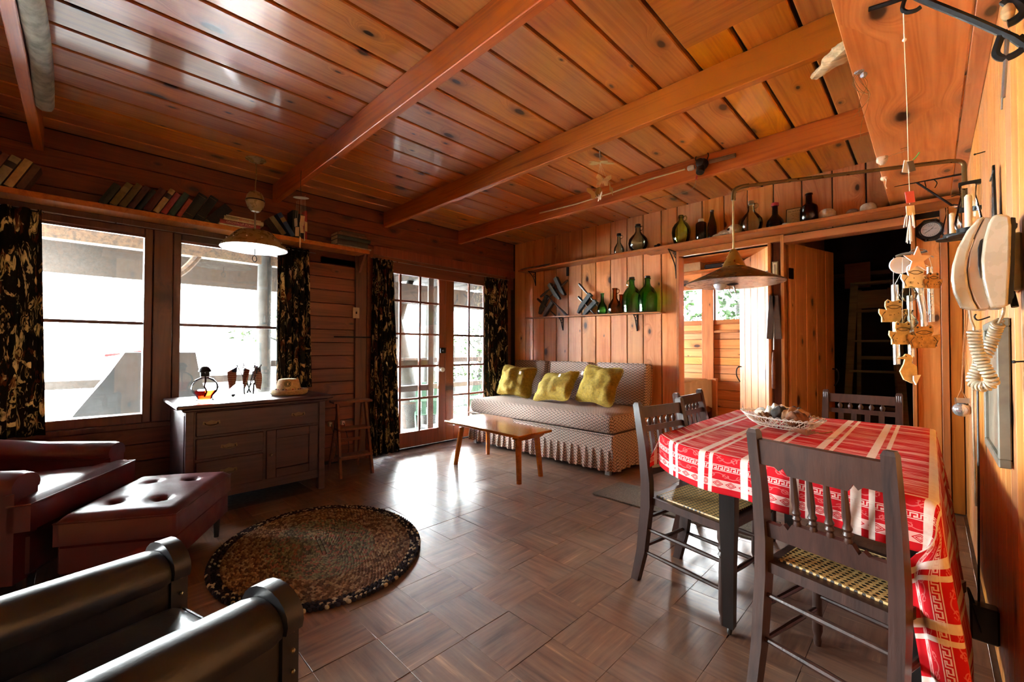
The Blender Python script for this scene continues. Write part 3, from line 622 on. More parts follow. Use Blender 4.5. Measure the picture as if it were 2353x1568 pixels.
for x0, x1, lb in ((-4.2, -3.63, 'patterned back cushion on the daybed beside the floral door curtain'), (-3.575, -2.95, 'patterned middle back cushion on the daybed between two others'), (-2.85, -2.205, 'patterned back cushion on the daybed at the end nearest the table')):
    t = empty('back_cushion', lb, 'cushion', ((x0+x1)/2, 4.36, .566), 0, 'back cushions of the daybed', rot=(radians(-4), 0, 0)); hw = (x1-x0)/2
    b = MB(); soft(b, -hw, hw, -.075, .075, 0, .47, .045, 20, 10); b.build('cushion_body', UPH, t, smooth=180)
    for yy in (-.072, .072):
        b = MB(); r = .045; pts = []
        for cx, cz, a0 in ((hw-r, .47-r, 0), (-hw+r, .47-r, 90), (-hw+r, r, 180), (hw-r, r, 270)):
            for k in range(4): a = radians(a0+k*30); pts.append((cx+(r-.006)*cos(a), yy, cz+(r-.006)*sin(a)))
        edge_tube(b, pts, .005); b.build('piping', UPH, t)
MUST = plain('mustard_velvet', hx('94781a'), .9, var=.22, nsc=45, bmp=.5, bsc=90)
WTAG = plain('white_label', (.75, .73, .7), .7, var=.05)
for lb, x, y, z, sz, rot, sd, tg in (('mustard velvet cushion slumped on the daybed beside the curtain', -3.86, 4.0, .775, (.5, .40, .2), (68, 4, 14), 1, .09),
                              ('mustard velvet cushion lying between two others on the daybed', -3.19, 3.98, .75, (.56, .40, .17), (52, -5, -4), 5, .1),
                              ('mustard velvet cushion standing in front of the right end back cushion', -2.60, 3.99, .80, (.52, .43, .17), (66, 3, -8), 9, -.19)):
    t = empty('throw_cushion', lb, 'cushion', (x, y, z), 0, 'mustard velvet throw cushions', rot=[radians(a) for a in rot])
    pillow(*sz, seed=sd*3.1, wr=.017).build('cushion_body', MUST, t, smooth=180)
    b = MB(); w_, d_ = sz[0]/2*.965, sz[1]/2*.965; pts = ckey([(-w_, -d_, 0), (0, -d_*.95, 0), (w_, -d_, 0), (w_*.95, 0, 0), (w_, d_, 0), (0, d_*.95, 0), (-w_, d_, 0), (-w_*.95, 0, 0)], True, 6)
    edge_tube(b, pts, .006); b.build('piping', MUST, t)
    MB().box(tg-.014, tg+.014, .06, .10, sz[2]/2+.016, sz[2]/2+.019).build('care_tag', WTAG, t, smooth=0)

# ---- low bench
t = empty('low_table', 'low honey maple table with splayed legs in front of the daybed', 'table', (-3.05, 2.95, 0))
ol = [(-3.66, 2.70), (-2.54, 2.66), (-2.535, 3.11), (-3.05, 3.12), (-3.09, 3.16), (-3.24, 3.30), (-3.74, 3.325)]
b = MB(); b.prism([(x+3.05, y-2.95) for x, y in ol], .415, .44); o = b.build('top', BENCH, t, smooth=20); mm = o.modifiers.new('bev', 'BEVEL'); mm.width = .006; mm.segments = 2
for (x, y, fx_, fy_) in ((-2.64, 2.76, -2.61, 2.74), (-2.66, 3.03, -2.625, 3.05), (-3.48, 2.79, -3.51, 2.735), (-3.55, 3.22, -3.585, 3.25)):
    b = MB(); h = .025; a = [(x+3.05, y-2.95), (fx_+3.05, fy_-2.95)]
    oct_ = lambda cx, cy, z, q: [(cx+q*cos(pi/8+k*pi/4), cy+q*sin(pi/8+k*pi/4), z) for k in range(8)]
    b.add(oct_(*a[1], 0, .024)+oct_(*a[0], .38, .03), [tuple(range(8))[::-1]]+[(k, (k+1) % 8, 8+(k+1) % 8, 8+k) for k in range(8)]+[tuple(range(8, 16))]); b.build('leg', BENCH, t, smooth=20)
for x in (-2.65, -3.515):
    MB().prism([(-.17, .415), (-.19, .385), (-.14, .37), (.14, .37), (.19, .385), (.17, .415)], -.03, .03, Tr(x+3.05, -.04+(.11 if x < -3 else 0), 0) @ Matrix(((0, 0, 1, 0), (1, 0, 0, 0), (0, 1, 0, 0), (0, 0, 0, 1)))).build('cleat', BENCH, t, smooth=20)

# ---- sideboard
SBW = pine('sideboard_oak', hx('4c3538'), hx('302226'), tint=.06, rough=.42, coat=.25, knots=0, axis='Y', fine=1.3)
t = empty('sideboard', 'dark wooden sideboard with drawers and a panelled door under the window', 'sideboard', (-4.04, 1.0, 0))
b = MB(); b.rbox(-.31, .32, -.48, .48, .10, .765, .004); b.build('carcass', SBW, t, smooth=0)
b = MB(); b.rbox(-.31, .37, -.535, .535, .768, .795, .006); b.build('top', SBW, t, smooth=0)
MB().rbox(-.31, .345, -.5, .5, .745, .768, .008).build('top_moulding', SBW, t, smooth=0)
for y in (-.48, .43):
    for x in (-.305, .275): MB().rbox(x, x+.06, y, y+.05, 0, .76, .004).build('post', SBW, t, smooth=0)
MB().rbox(-.33, .30, -.485, -.475, .14, .72, .003).build('side_panel', SBW, t, smooth=0)
BRASS = plain('dull_brass', (.16, .12, .07), .38, .8)
def pull(par, y, z):
    b = MB(); b.prism([(-.055, -.012), (-.03, -.018), (0, -.012), (.03, -.018), (.055, -.012), (.05, .012), (.03, .006), (0, .016), (-.03, .006), (-.05, .012)], 0, .003, frame((.338, y, z), (0, 1, 0), (1, 0, 0)))
    b.tube(ckey([(.34, y-.038, z), (.358, y-.034, z-.012), (.362, y, z-.018), (.358, y+.034, z-.012), (.34, y+.038, z)], n=4), .0035, 6); b.build('handle', BRASS, par)
def drawer(y0, y1, z0, z1, hs):
    d = MB().rbox(.31, .337, y0, y1, z0, z1, .006).build('drawer', SBW, t, smooth=0)
    for y, z in hs: pull(d, y, z)
drawer(-.42, .42, .565, .74, ((-.33, .66), (.26, .66))); drawer(-.42, .01, .40, .55, ((-.22, .48),)); drawer(-.42, .01, .17, .385, ((-.22, .30),))
f = MB(); f.rbox(.31, .335, .03, .10, .17, .55, .004).rbox(.31, .335, .35, .42, .17, .55, .004).rbox(.31, .335, .10, .35, .17, .24, .004).rbox(.31, .335, .10, .35, .48, .55, .004)
d = f.build('door', SBW, t, smooth=0); MB().rbox(.31, .325, .10, .35, .24, .48, .004).build('door_panel', SBW, d, smooth=0)
MB().lathe([(.006, 0), (.006, .012), (.011, .018), (.008, .026), (0, .028)], 10, frame((.335, .06, .36), (0, 1, 0), (1, 0, 0))).build('knob', BRASS, d)

# ---- leather chairs and ottoman
RL = plain('oxblood_leather', (.085, .010, .015), .37, var=.1, nsc=6, bmp=.08, bsc=120, coat=.06); DL = plain('black_leather', (.022, .02, .022), .36, var=.12, nsc=6, bmp=.08, bsc=140, coat=.1)
def loft(b, secs, M=None, cap=True):
    n = len(secs[0]); vs = [p for s in secs for p in s]; fs = [(i*n+k, i*n+(k+1) % n, (i+1)*n+(k+1) % n, (i+1)*n+k) for i in range(len(secs)-1) for k in range(n)]
    if cap: fs += [tuple(range(n))[::-1], tuple((len(secs)-1)*n+k for k in range(n))]
    return b.add(vs, fs, M)
def arm_profile(x, y, w_, z0, z1, roll, n=12):
    """upright arm with a rolled top, section in xz"""
    p = [(x+w_/2, y, z0), (x+w_/2, y, z1-roll*1.4)]
    for k in range(n+1):
        a = -.35+(pi+.7)*k/n; p.append((x+cos(a)*(w_/2+roll*.28), y, z1-roll+sin(a)*roll))
    p += [(x-w_/2, y, z1-roll*1.4), (x-w_/2, y, z0)]; return p
def armchair(label, loc, rz, mat, hw, zarm, tcush, zs, pleats=False):
    t = empty('armchair', label, 'armchair', loc, rz)
    MB().rbox(-hw+.06, hw-.06, -.38, .37, .12, zs-.13, .02).build('base', mat, t)
    for s in (-1, 1):
        b = MB(); secs = [arm_profile(s*(hw-.07), y, .13, .12, zarm+dz, .062+dr) for y, dz, dr in ((-.36, .05, 0), (-.2, .03, .004), (0, .008, .006), (.2, 0, .006), (.335, -.006, .004), (.36, -.014, -.006))]
        loft(b, secs); b.build('armrest', mat, t, smooth=50)
        if pleats:
            pr = arm_profile(s*(hw-.07), 0, .15, .12, zarm+.012, .07)
            b = MB(); loft(b, [[(p[0], y, p[2]) for p in pr] for y in (.362, .372, .395, .405)]); b.build('arm_front', mat, t, smooth=50)
            NL = plain('brass_nail', (.35, .25, .1), .35, .9); b = MB()
            for k in range(16): b.ball((s*(hw-.07)+.083*(1 if k % 2 else -1), .384, .16+(k//2)*.05), .006, n=6, m=4)
            b.build('nailhead_trim', NL, t)['kind'] = 'stuff'
        for y in (-.33, .33): MB().lathe([(.014, 0), (.02, .12)], 10, Tr(s*(hw-.1), y, 0)).build('foot', BW, t)
    b = MB(); soft(b, -hw+.13, hw-.13, -.42, -.22, .12, zarm+.28, .07, 16, 8, Tr(0, 0, .2) @ Rx(radians(9)) @ Tr(0, 0, -.2)); b.build('backrest', mat, t, smooth=180)
    def cush(u, v__):
        x, y = 2*u-1, 2*v__-1; e = ((1-abs(x)**8)*(1-abs(y)**8))**.4 if abs(x) < 1 and abs(y) < 1 else 0
        wx = (hw-.005 if (tcush and v__ > .86) else hw-.135); return (x*wx, -.24+v__*(.66 if tcush else .63), zs-.03+.03*e+.05*v__*(1 if tcush else .0)+(.02*sin(pi*u)*sin(pi*v__)))
    b = MB(); nu, nv = 24, 24; b.grid(cush, nu, nv); m0 = len(b.v); b.v += [(x, y, z-.12) for x, y, z in b.v[:m0]]
    rim = [i for i in range(nu)]+[j*nu+nu-1 for j in range(1, nv)]+[(nv-1)*nu+i for i in range(nu-2, -1, -1)]+[j*nu for j in range(nv-2, 0, -1)]
    b.f += [tuple(q+m0 for q in f)[::-1] for f in b.f]; b.f += [(rim[k], rim[(k+1) % len(rim)], rim[(k+1) % len(rim)]+m0, rim[k]+m0) for k in range(len(rim))]
    b.build('seat_cushion', mat, t, smooth=50)
    b2_ = MB(); edge_tube(b2_, [Vector(b.v[i])+Vector((0, 0, .001)) for i in rim], .005); b2_.build('piping', mat, t)
    return t
armchair('oxblood leather armchair with a rolled arm under the window behind the ottoman', (-3.49, -.31, 0), math.atan2(-.51, .86), RL, .40, .625, True, .46)
armchair('black leather armchair with worn arms, in front of the braided rug', (-1.334, -.093, 0), math.atan2(.292, .956), DL, .33, .59, False, .44, True)
t = empty('ottoman', 'oxblood leather ottoman with buttoned top in front of the red armchair', 'ottoman', (-3.09, .31, 0), math.atan2(-.51, .86))
hw, hd = .35, .245; BT = [(x, y) for x in (-.17, .17) for y in (-.1, .1)]
def ot(u, v__):
    x, y = (2*u-1)*hw, (2*v__-1)*hd; e = min(1, (1-abs(2*u-1))*8)*min(1, (1-abs(2*v__-1))*8)
    z = .375+.03*min(1, e)**.6+.015*sin(pi*u)*sin(pi*v__)
    for bx, by in BT: d = math.hypot(x-bx, y-by); z -= .032*math.exp(-(d/.03)**2)+.008*math.exp(-(d/.07)**2)
    return (x, y, z)
b = MB(); nu, nv = 56, 40; b.grid(ot, nu, nv); rim = [i for i in range(nu)]+[j*nu+nu-1 for j in range(1, nv)]+[(nv-1)*nu+i for i in range(nu-2, -1, -1)]+[j*nu for j in range(nv-2, 0, -1)]
m0 = len(b.v); b.v += [(b.v[i][0], b.v[i][1], .27) for i in rim]; n = len(rim); b.f += [(rim[k], rim[(k+1) % n], m0+(k+1) % n, m0+k) for k in range(n)]
b.build('top_cushion', RL, t, smooth=50); b2_ = MB(); edge_tube(b2_, [Vector(b.v[i]) for i in rim], .004); b2_.build('piping', RL, t)
MB().rbox(-hw+.008, hw-.008, -hd+.008, hd-.008, .13, .268, .012).build('base', RL, t)
for x, y in BT: MB().ball((x, y, .385), .014, .014, .006, n=10, m=6).build('button', RL, t)
for x in (-.29, .29):
    for y in (-.19, .19): MB().lathe([(.014, 0), (.02, .13)], 10, Tr(x, y, 0)).build('leg', BW, t)

# ---- rugs
rg = MB(); colr = []; cx, cy_, A, B_, an = -2.62, 1.03, .67, .555, -.22
rr = random.Random(3)
def lump(x, y, ang, L, w_, c):
    n0 = len(rg.f); rg.ball((0, 0, 0), L, w_, .011, n=6, m=4, M=Tr(x, y, .011) @ Rz(ang)); colr.extend([c]*(len(rg.f)-n0))
PW_ = .0205; rings = int(B_/PW_)-1
PAL = [[hx('18171c'), hx('24222a'), hx('1c1b22'), hx('302c30'), hx('8d8574')], [hx('6b5646'), hx('594538'), hx('7b6c58'), hx('4a3a32')], [hx('5e5f50'), hx('6d6c5a'), hx('4b4a42'), hx('70534a')]]
for k in range(rings):
    f_ = 1-k*PW_/B_; a_, bq = A-k*PW_, B_-k*PW_; per = pi*(3*(a_+bq)-math.sqrt((3*a_+bq)*(a_+3*bq))); n = max(6, int(per/.026))
    pal = PAL[0] if k < 3 else PAL[1] if k < 13 else PAL[2]
    for i in range(n):
        th = 2*pi*(i+.5*(k % 2))/n; dx, dy = a_*cos(th), bq*sin(th); tx, ty = -a_*sin(th), bq*cos(th); ang = math.atan2(ty, tx)
        for sgn in (-1, 1):
            o_ = .0048*sgn; nx, ny = cos(ang+pi/2)*o_, sin(ang+pi/2)*o_; sh = .0065*sgn
            x, y = dx+nx+cos(ang)*sh, dy+ny+sin(ang)*sh
            lump(cx+x*cos(an)-y*sin(an), cy_+x*sin(an)+y*cos(an), ang+an+sgn*.55, .0135, .0075, rr.choice(pal))
for i in range(-6, 7):
    for q in (-.022, 0, .022):
        x, y = i*.02, q; lump(cx+x*cos(an)-y*sin(an), cy_+x*sin(an)+y*cos(an), an+(.5 if i % 2 else -.5), .0135, .009, rr.choice(PAL[2]))
me = rg.mesh('braided_rug', 180); at_ = me.attributes.new('tone', 'FLOAT_COLOR', 'FACE')
g = G('braid', .95, 0, .1); g.set(Base_Color=g.n('Attribute', attribute_name='tone')); g.bump(g.noise(g.obj(), 300, 2), .4, .002)
for i, c in enumerate(colr): at_.data[i].color = (c[0]*1.6, c[1]*1.6, c[2]*1.6, 1)
me.materials.append(g.m); o = bpy.data.objects.new('braided_rug', me); COL.objects.link(o); tag(o, 'oval braided rug in browns with a dark border on the floor', 'rug')
bs = MB(); bs.lathe([(1, .001), (1, .008), (0, .009)], 64, Tr(cx, cy_, 0) @ Rz(an) @ Matrix.Diagonal((A-.01, B_-.01, 1, 1))); bs.build('rug_backing', plain('rug_core', (.03, .024, .02), .95), None)
bo = bpy.data.objects['rug_backing']; bo.parent = o
MATM = plain('coir_mat', hx('6e5f4c'), .95, var=.5, nsc=160, bmp=.9, bsc=220)
b = MB(); b.grid(lambda u, v__: (-2.0+u*1.25, 2.98+v__*.42, .009+.002*noise.noise((u*40, v__*14, 0))), 40, 14); b.box(-2.0, -.75, 2.98, 3.4, .001, .008)
tag(b.build('floor_mat', MATM, rot=(0, 0, 0)), 'thin grey brown floor mat partly under the dining table', 'mat')
# ---- small step ladder
LW = pine('ladder_wood', hx('7c4a34'), hx('522e20'), tint=.1, rough=.6, coat=0, knots=.1)
t = empty('step_stool_ladder', 'small folding wooden step ladder between the sideboard and the door curtain', 'stepladder', (-3.95, 1.83, 0), radians(-8))
def bar(name, p, q, w_, h_, par, mat):
    p, q = Vector(p), Vector(q); x = q-p; zx = Vector((0, 0, 1)) if abs(x.normalized().z) < .95 else Vector((1, 0, 0)); y = zx.cross(x).normalized(); z = x.cross(y).normalized()
    M_ = frame(p, x, z); return MB().rbox(0, x.length, -w_/2, w_/2, -h_/2, h_/2, .002, M_).build(name, mat, par, smooth=0)
for s in (-1, 1):
    bar('front_rail', (.16, s*.145, .015), (-.02, s*.13, .68), .022, .05, t, LW); bar('rear_leg', (-.26, s*.14, .01), (-.05, s*.11, .66), .018, .03, t, LW)
for k, z in enumerate((.19, .43)): MB().rbox(.03-.27*z+.04, .17-.27*z+.04, -.15, .15, z, z+.02, .003).build('tread', LW, t, smooth=0)
MB().rbox(-.11, .05, -.18, .18, .68, .70, .003).build('top_step', LW, t, smooth=0)
for z in (.1, .3): bar('cross_bar', (-.245+.32*z, -.13, z), (-.245+.32*z, .13, z), .015, .03, t, LW)
# ================================================================ things on shelves and walls
CM = cam.matrix_world.to_3x3(); CO = cam.matrix_world.translation.copy(); FPX = 977.08
def P(px, py, ax, val):
    """the point of the plane axis = val that shows at a pixel of the photograph"""
    d = CM @ Vector(((px-1176.5)/FPX, -(py-784)/FPX, -1)); return CO+d*((val-CO[ax])/d[ax])
def span(n, p): return n*((CM.transposed() @ (Vector(p)-CO)).z*-1)/FPX
# ---- curtains
g = G('floral_curtain', .9, 0, .15); o = g.obj(); p = g.vm('MULTIPLY', o, (3.2, 1.6, 1.))
vd_ = g.n('TexVoronoi', {'Vector': g.vm('ADD', p, g.vm('MULTIPLY', g.noise(o, 16, 2, col=True), (.12, .12, .12))), 'Scale': 4.2}).node; dd_ = vd_.outputs['Distance']
n1 = g.noise(p, 8, 3, .6, .9); n2 = g.noise(g.vm('ADD', p, (5, 3, 9)), 7, 3, .6, .7); n3 = g.noise(g.vm('ADD', p, (2, 8, 1)), 26, 2)
ringf = g.ma('GREATER_THAN', g.ma('SINE', g.ma('MULTIPLY', dd_, 42.)), -.1); flw = g.ma('MULTIPLY', g.ma('LESS_THAN', dd_, .34), ringf)
c = g.mix(g.sstep(n1, .56, .60), hx('1d1b14'), hx('c0a478')); c = g.mix(g.ma('MULTIPLY', g.sstep(n2, .58, .63), .8), c, hx('60321a')); c = g.mix(g.ma('MULTIPLY', flw, g.sstep(n2, .44, .5)), c, hx('a98f64')); c = g.mix(g.ma('MULTIPLY', g.sstep(n3, .56, .64), .55), c, hx('20261c'))
g.set(Base_Color=c); CURT = g.m
mx_ = g.t.nodes.new('ShaderNodeMixShader'); mx_.inputs[0].default_value = .25; g.put(mx_.inputs[1], g.b.outputs[0]); g.put(mx_.inputs[2], g.n('BsdfTranslucent', {'Color': c})); g.put(g.out.inputs[0], mx_.outputs[0])
ROD = plain('dull_steel', (.35, .33, .3), .35, .9)
def curtain(label, y0, y1, b0, b1, z0, z1, x, folds, amp=.03, seed=0):
    t = empty('curtain', label, 'curtain', (x, (y0+y1)/2, z0), 0, 'floral curtains of the window wall')
    def fn(u, v_):
        k = 1-v_; y = (y0+(y1-y0)*u)*v_+(b0+(b1-b0)*u)*k
        return (amp*sin(u*folds*2*pi+seed+.7*sin(v_*3+u*4))*(.75+.35*k)+.006*noise.noise((u*9, v_*6, seed)), y-(y0+y1)/2+.012*sin(u*folds*4*pi+seed)*k, v_*(z1-z0))
    c = MB().grid(fn, int(folds*12), 22).build('drape', CURT, t, smooth=180); m = c.modifiers.new('thick', 'SOLIDIFY'); m.thickness = .003
    b = MB(); b.tube([(amp*.2, y0-(y0+y1)/2-.01, z1-z0-.015), (amp*.2, y1-(y0+y1)/2+.01, z1-z0-.015)], .004, 8); b.build('heading', CURT, t)
curtain('dark floral curtain drawn to the far side of the window above the red armchair', -.62, -.20, -.62, -.17, .60, 2.135, WX+.09, 5, seed=1)
curtain('dark floral curtain between the window and the bare wall behind the straw hat', 1.265, 1.545, 1.275, 1.57, .82, 2.155, WX+.09, 5, seed=2)
curtain('dark floral full length curtain on the switch side of the glazed doors', 2.225, 2.465, 2.215, 2.54, .03, 2.185, WX+.09, 5, seed=3)
curtain('dark floral full length curtain in the corner beside the daybed', 3.87, 4.29, 3.88, 4.28, .06, 2.175, WX+.09, 6, seed=4)
for y0, y1, z in ((-.7, 1.62, 2.135), (2.2, 4.32, 2.182)): tag(MB().tube([(WX+.085, y0, z), (WX+.085, (y0+y1)/2, z-.006), (WX+.085, y1, z)], .003, 6).build('curtain_wire', ROD), 'thin metal curtain wire above the '+('two big windows' if y0 < 0 else 'glazed doors'), 'curtain wire')
# ---- shelf over the windows
t = empty('book_shelf', 'long brown shelf above the windows carrying leaning books', 'shelf', (WX, .8, 2.19))
MB().rbox(0, .2, -1.5, 1.33, 0, .04, .003).build('shelf_board', PTX, t, smooth=0)
MB().add([(0, 1.29, 0), (.16, 1.29, 0), (0, 1.29, -.22), (0, 1.315, 0), (.16, 1.315, 0), (0, 1.315, -.22)], [(0, 2, 1), (3, 4, 5), (0, 1, 4, 3), (1, 2, 5, 4), (2, 0, 3, 5)]).build('bracket', PD, t, smooth=0)
PAGE = plain('book_pages', hx('c9b894'), .9, var=.15, nsc=80)
def book(label, org, rot, th, h, dp, col, cat_group, cloth=None):
    """spine faces +x, thickness along y, height along z; origin at the spine's lower left"""
    t = empty('book', label, 'book', org, 0, cat_group, rot)
    m = plain('cover_'+col, hx(col), .6, var=.18, nsc=25, bmp=.2, bsc=200)
    b = MB(); e = .003; b.rbox(-dp, 0, 0, e, 0, h, .0008).rbox(-dp, 0, th-e, th, 0, h, .0008); n = 5
    sp = [(-.004, 0)]+[(.006*sin(pi*k/n), th*k/n) for k in range(n+1)]+[(-.004, th)]
    b.prism(sp, 0, h); b.build('cover', m, t, smooth=30)
    MB().box(-dp+.004, -.003, e, th-e, .004, h-.004).build('page_block', PAGE, t, smooth=0)
    if cloth: MB().prism([(x+.0012, y) for x, y in sp[1:-1]]+[(-.002, th), (-.002, 0)], h*.62, h*.8).build('spine_label', plain('label_'+cloth, hx(cloth), .6), t, smooth=30)
    return t
GB = 'books on the shelf above the windows'
y = -.56
for lb, th, h, col, cl in (('worn maroon book at the curtain end of the window shelf', .035, .24, '4a1c1c', None), ('dull red book leaning second at the curtain end of the window shelf', .04, .25, '5a2422', None), ('dark red book with a brown band, beside the white banded book', .03, .23, '6b3a30', None),
                           ('book with many dark and white bands on its spine', .045, .22, '8d8468', '2a2620'), ('plain cream book leaning beside the banded one', .04, .215, 'b49a66', None), ('small brown book leaning last of the curtain end group', .035, .19, '5c4030', None)):
    book(lb, (-4.235, y, 2.231+th*sin(radians(24))), (radians(-24), 0, 0), th, h, .15, col, GB, cl); y += th/cos(radians(24))+.008
y = .075
for lb, th, h, col, cl in (('dark green book leaning first of the long leaning row', .045, .17, '1f2a20', None), ('olive yellow book in the long leaning row', .04, .2, '6a5a2c', '7c6a3c'), ('brown and olive book leaning third in the row', .038, .21, '574a2a', None), ('plum brown book leaning fourth in the row', .036, .205, '452a2a', None), ('dark teal book leaning in the middle of the row', .03, .19, '1d2c2e', None),
                           ('dull maroon book leaning left of the cream one with a dark label', .045, .21, '4c2226', None), ('cream book with a dark label in the leaning row', .036, .225, 'a8946a', '2c3030'), ('rose pink book leaning right of the cream one with the dark label', .034, .2, '8e3a44', None), ('teal green book between two pink ones', .04, .215, '2e4a44', None),
                           ('short coral pink book in the leaning row', .03, .17, 'a0483e', None), ('thick black green volume with gilt lettering, first of a pair', .065, .23, '171f1a', None), ('thick black green volume with gilt lettering beside the black album', .06, .23, '1a211c', None)):
    b_ = book(lb, (-4.23, y, 2.231+th*sin(radians(27))), (radians(-27), 0, 0), th, h, .15, col, GB, cl)
    if 'gilt' in lb:
        for z in (.02, .2): MB().box(.004, .0065, .006, th-.006, h-z-.004, h-z).build('gilt_band', BRASS, b_, smooth=0)
    y += th/cos(radians(27))+.006
book('black album leaning at the end of the row with pale page edges', (-4.225, y, 2.231+.05*sin(radians(40))), (radians(-40), 0, 0), .075, .2, .16, '14171a', GB)
def text(body, size, mat, par, M_, name='lettering'):
    c = bpy.data.curves.new(name, 'FONT'); c.body = body; c.size = size; c.extrude = .0004; c.align_x = 'CENTER'; c.align_y = 'CENTER'; c.materials.append(mat)
    o = bpy.data.objects.new(name, c); COL.objects.link(o); bpy.context.view_layer.update(); me = bpy.data.meshes.new_from_object(o); bpy.data.objects.remove(o)
    o = bpy.data.objects.new(name, me); COL.objects.link(o); o.parent = par; o.matrix_basis = M_; o['kind'] = 'stuff'; return o
INKR, INKG, INKC = plain('red_print', hx('b8433c'), .7, var=.05), plain('grey_print', hx('6f6a58'), .7, var=.05), plain('cream_print', hx('d8a8a0'), .7, var=.05)
z = 2.231; lay = radians(-90)
for lb, th, h, col, dy in (('thin white paperback lying lowest in the flat pile', .012, .30, 'c8bfae', -.005), ('crimson book lying flat, lettered about poker', .034, .30, '85283c', 0), ('cream book lying flat, lettered about bridge in red', .034, .295, 'b8a584', .03), ('thin cream pamphlet lying on top of the flat pile', .008, .26, 'cabd9c', .045)):
    b_ = book(lb, (-4.215, .80+dy, z+th), (radians(-90), 0, 0), th, h, .17, col, GB); z += th+.001
    fr_ = frame((.0068, th/2, h/2), (0, 0, 1), (1, 0, 0))
    if 'poker' in lb: text('GROWN UP POKER', .024, INKC, b_, fr_)
    if 'bridge' in lb: text('GORENS', .022, INKG, b_, frame((.0068, th/2, .055), (0, 0, 1), (1, 0, 0))); text('BRIDGE-TWO', .022, INKR, b_, frame((.0068, th/2, .175), (0, 0, 1), (1, 0, 0)))
book('blue book leaning left behind the hanging lamp', (-4.225, 1.36, 2.231), (radians(33), 0, 0), .04, .225, .15, '274a78', GB, '8a7a50')
book('grey book leaning beneath the blue one', (-4.235, 1.285, 2.231), (radians(38), 0, 0), .045, .18, .15, '77705e', GB)
book('tall dark teal book upright beside the blue one', (-4.24, 1.375, 2.231), (0, 0, 0), .05, .26, .15, '10221f', GB); book('dark green book upright between teal and red ones', (-4.24, 1.43, 2.231), (0, 0, 0), .04, .235, .15, '182420', GB)
book('bright red book standing behind the shell wind chime', (-4.22, 1.475, 2.231), (0, 0, 0), .022, .27, .15, 'a01820', GB)
z = 2.231
for lb, th, h, col in (('flat grey magazine lying lowest at the end of the shelf', .014, .36, 'a89c80'), ('large book with a picture of faces on its spine lying flat', .055, .32, '3c382e'), ('green book lying flat above the picture spine book', .038, .35, '2c3c34'), ('brown book lying flat above the green one', .03, .31, '6a4a34'), ('thin worn book lying on top of the end pile', .018, .25, '584634')):
    book(lb, (-4.22, 1.79 if h > .3 else 1.83, z+th), (radians(-90), 0, 0), th, h, .17, col, 'books lying at the end of the window shelf'); z += th+.001
# ---- back wall shelves
t = empty('bottle_shelf', 'long narrow shelf high on the back wall carrying old bottles', 'shelf', (-2, BY, 2.28))
MB().rbox(-2.15, -.25, -.20, 0, 0, .022, .003).build('shelf_board', PTX, t, smooth=0); MB().rbox(-.25, 2.165, -.265, 0, -.028, 0, .003).build('shelf_board', PTX, t, smooth=0)
def bracket(par, x, z, dp, h, y=0):
    b = MB(); b.tube([(x, y-.006, z), (x, y-.006, z-h)], .007, 6).tube([(x, y-.006, z-.004), (x, y-dp, z-.004)], .007, 6).tube(ckey([(x, y-.008, z-h+.01), (x, y-.035, z-h*.55), (x, y-dp*.55, z-h*.25), (x, y-dp+.01, z-.008)], n=5), .0055, 6).tube(ckey([(x, y-.02, z-.02), (x, y-.05, z-.05), (x, y-.02, z-.07)], n=4), .004, 6); b.build('bracket', BLK, par)
bracket(t, -1.99, -.001, .16, .19); bracket(t, .04, -.029, .2, .29)
MB().rbox(-1.42-.016, -1.42+.016, -.02, 0, -.12, -.002, .002).build('iron_strap', BLK, t, smooth=0)
t2 = empty('small_shelf', 'short narrow shelf above the daybed carrying green bottles', 'shelf', (-3.06, BY, 1.605), rot=(0, radians(1), 0))
MB().rbox(-1.02, .98, -.125, 0, 0, .016, .003).build('shelf_board', PTX, t2, smooth=0); bracket(t2, -.44, -.001, .1, .17); bracket(t2, .64, -.001, .1, .19)
GREEN, OLIV, AMB, BRN, CLR = glassy('green_glass', (.5, .84, .5), .03, 1.5, edge=.35), glassy('olive_glass', (.84, .88, .42), .03, 1.5, edge=.3), glassy('amber_glass', (.82, .52, .3), .03, 1.5, edge=.35), glassy('brown_glass', (.5, .33, .22), .05, 1.5, edge=.4), glassy('clear_glass', (.86, .9, .84), .03, 1.35, edge=.2)
DARKG = glassy('black_glass', (.22, .17, .13), .06, 1.5, edge=.5); CORK = plain('cork', hx('8a6a48'), .9); WCAP = plain('white_cap', (.7, .68, .62), .5, var=.05); RCAP = plain('red_wax', (.4, .02, .02), .5); BCAP = plain('black_cap', (.012, .012, .013), .4)
SHAPES = {'jug': [(.42, 0), (.48, .02), (.5, .2), (.5, .42), (.46, .55), (.33, .68), (.18, .76), (.14, .84), (.14, .94), (.17, .95), (.17, .98), (.13, 1.0)],
          'round': [(.28, 0), (.33, .02), (.45, .14), (.5, .3), (.47, .45), (.34, .58), (.2, .68), (.14, .76), (.13, .93), (.16, .94), (.16, .98), (.12, 1.0)],
          'oval': [(.3, 0), (.34, .02), (.45, .22), (.5, .42), (.47, .58), (.36, .70), (.2, .79), (.13, .84), (.13, .90), (.16, .91), (.13, .93), (.16, .95), (.13, .97), (.13, 1.0)],
          'cyl': [(.46, 0), (.5, .02), (.5, .72), (.44, .77), (.3, .8), (.24, .82), (.24, .85)],
          'long': [(.46, 0), (.5, .02), (.5, .42), (.44, .56), (.3, .72), (.2, .84), (.18, .95), (.21, .96), (.21, 1.0)],
          'flask': [(.4, 0), (.46, .03), (.5, .2), (.44, .36), (.28, .5), (.17, .6), (.15, .95), (.19, .96), (.19, 1.0)],
          'shoulder': [(.46, 0), (.5, .02), (.5, .48), (.46, .56), (.3, .63), (.2, .68), (.18, .95), (.22, .96), (.22, 1.0)]}
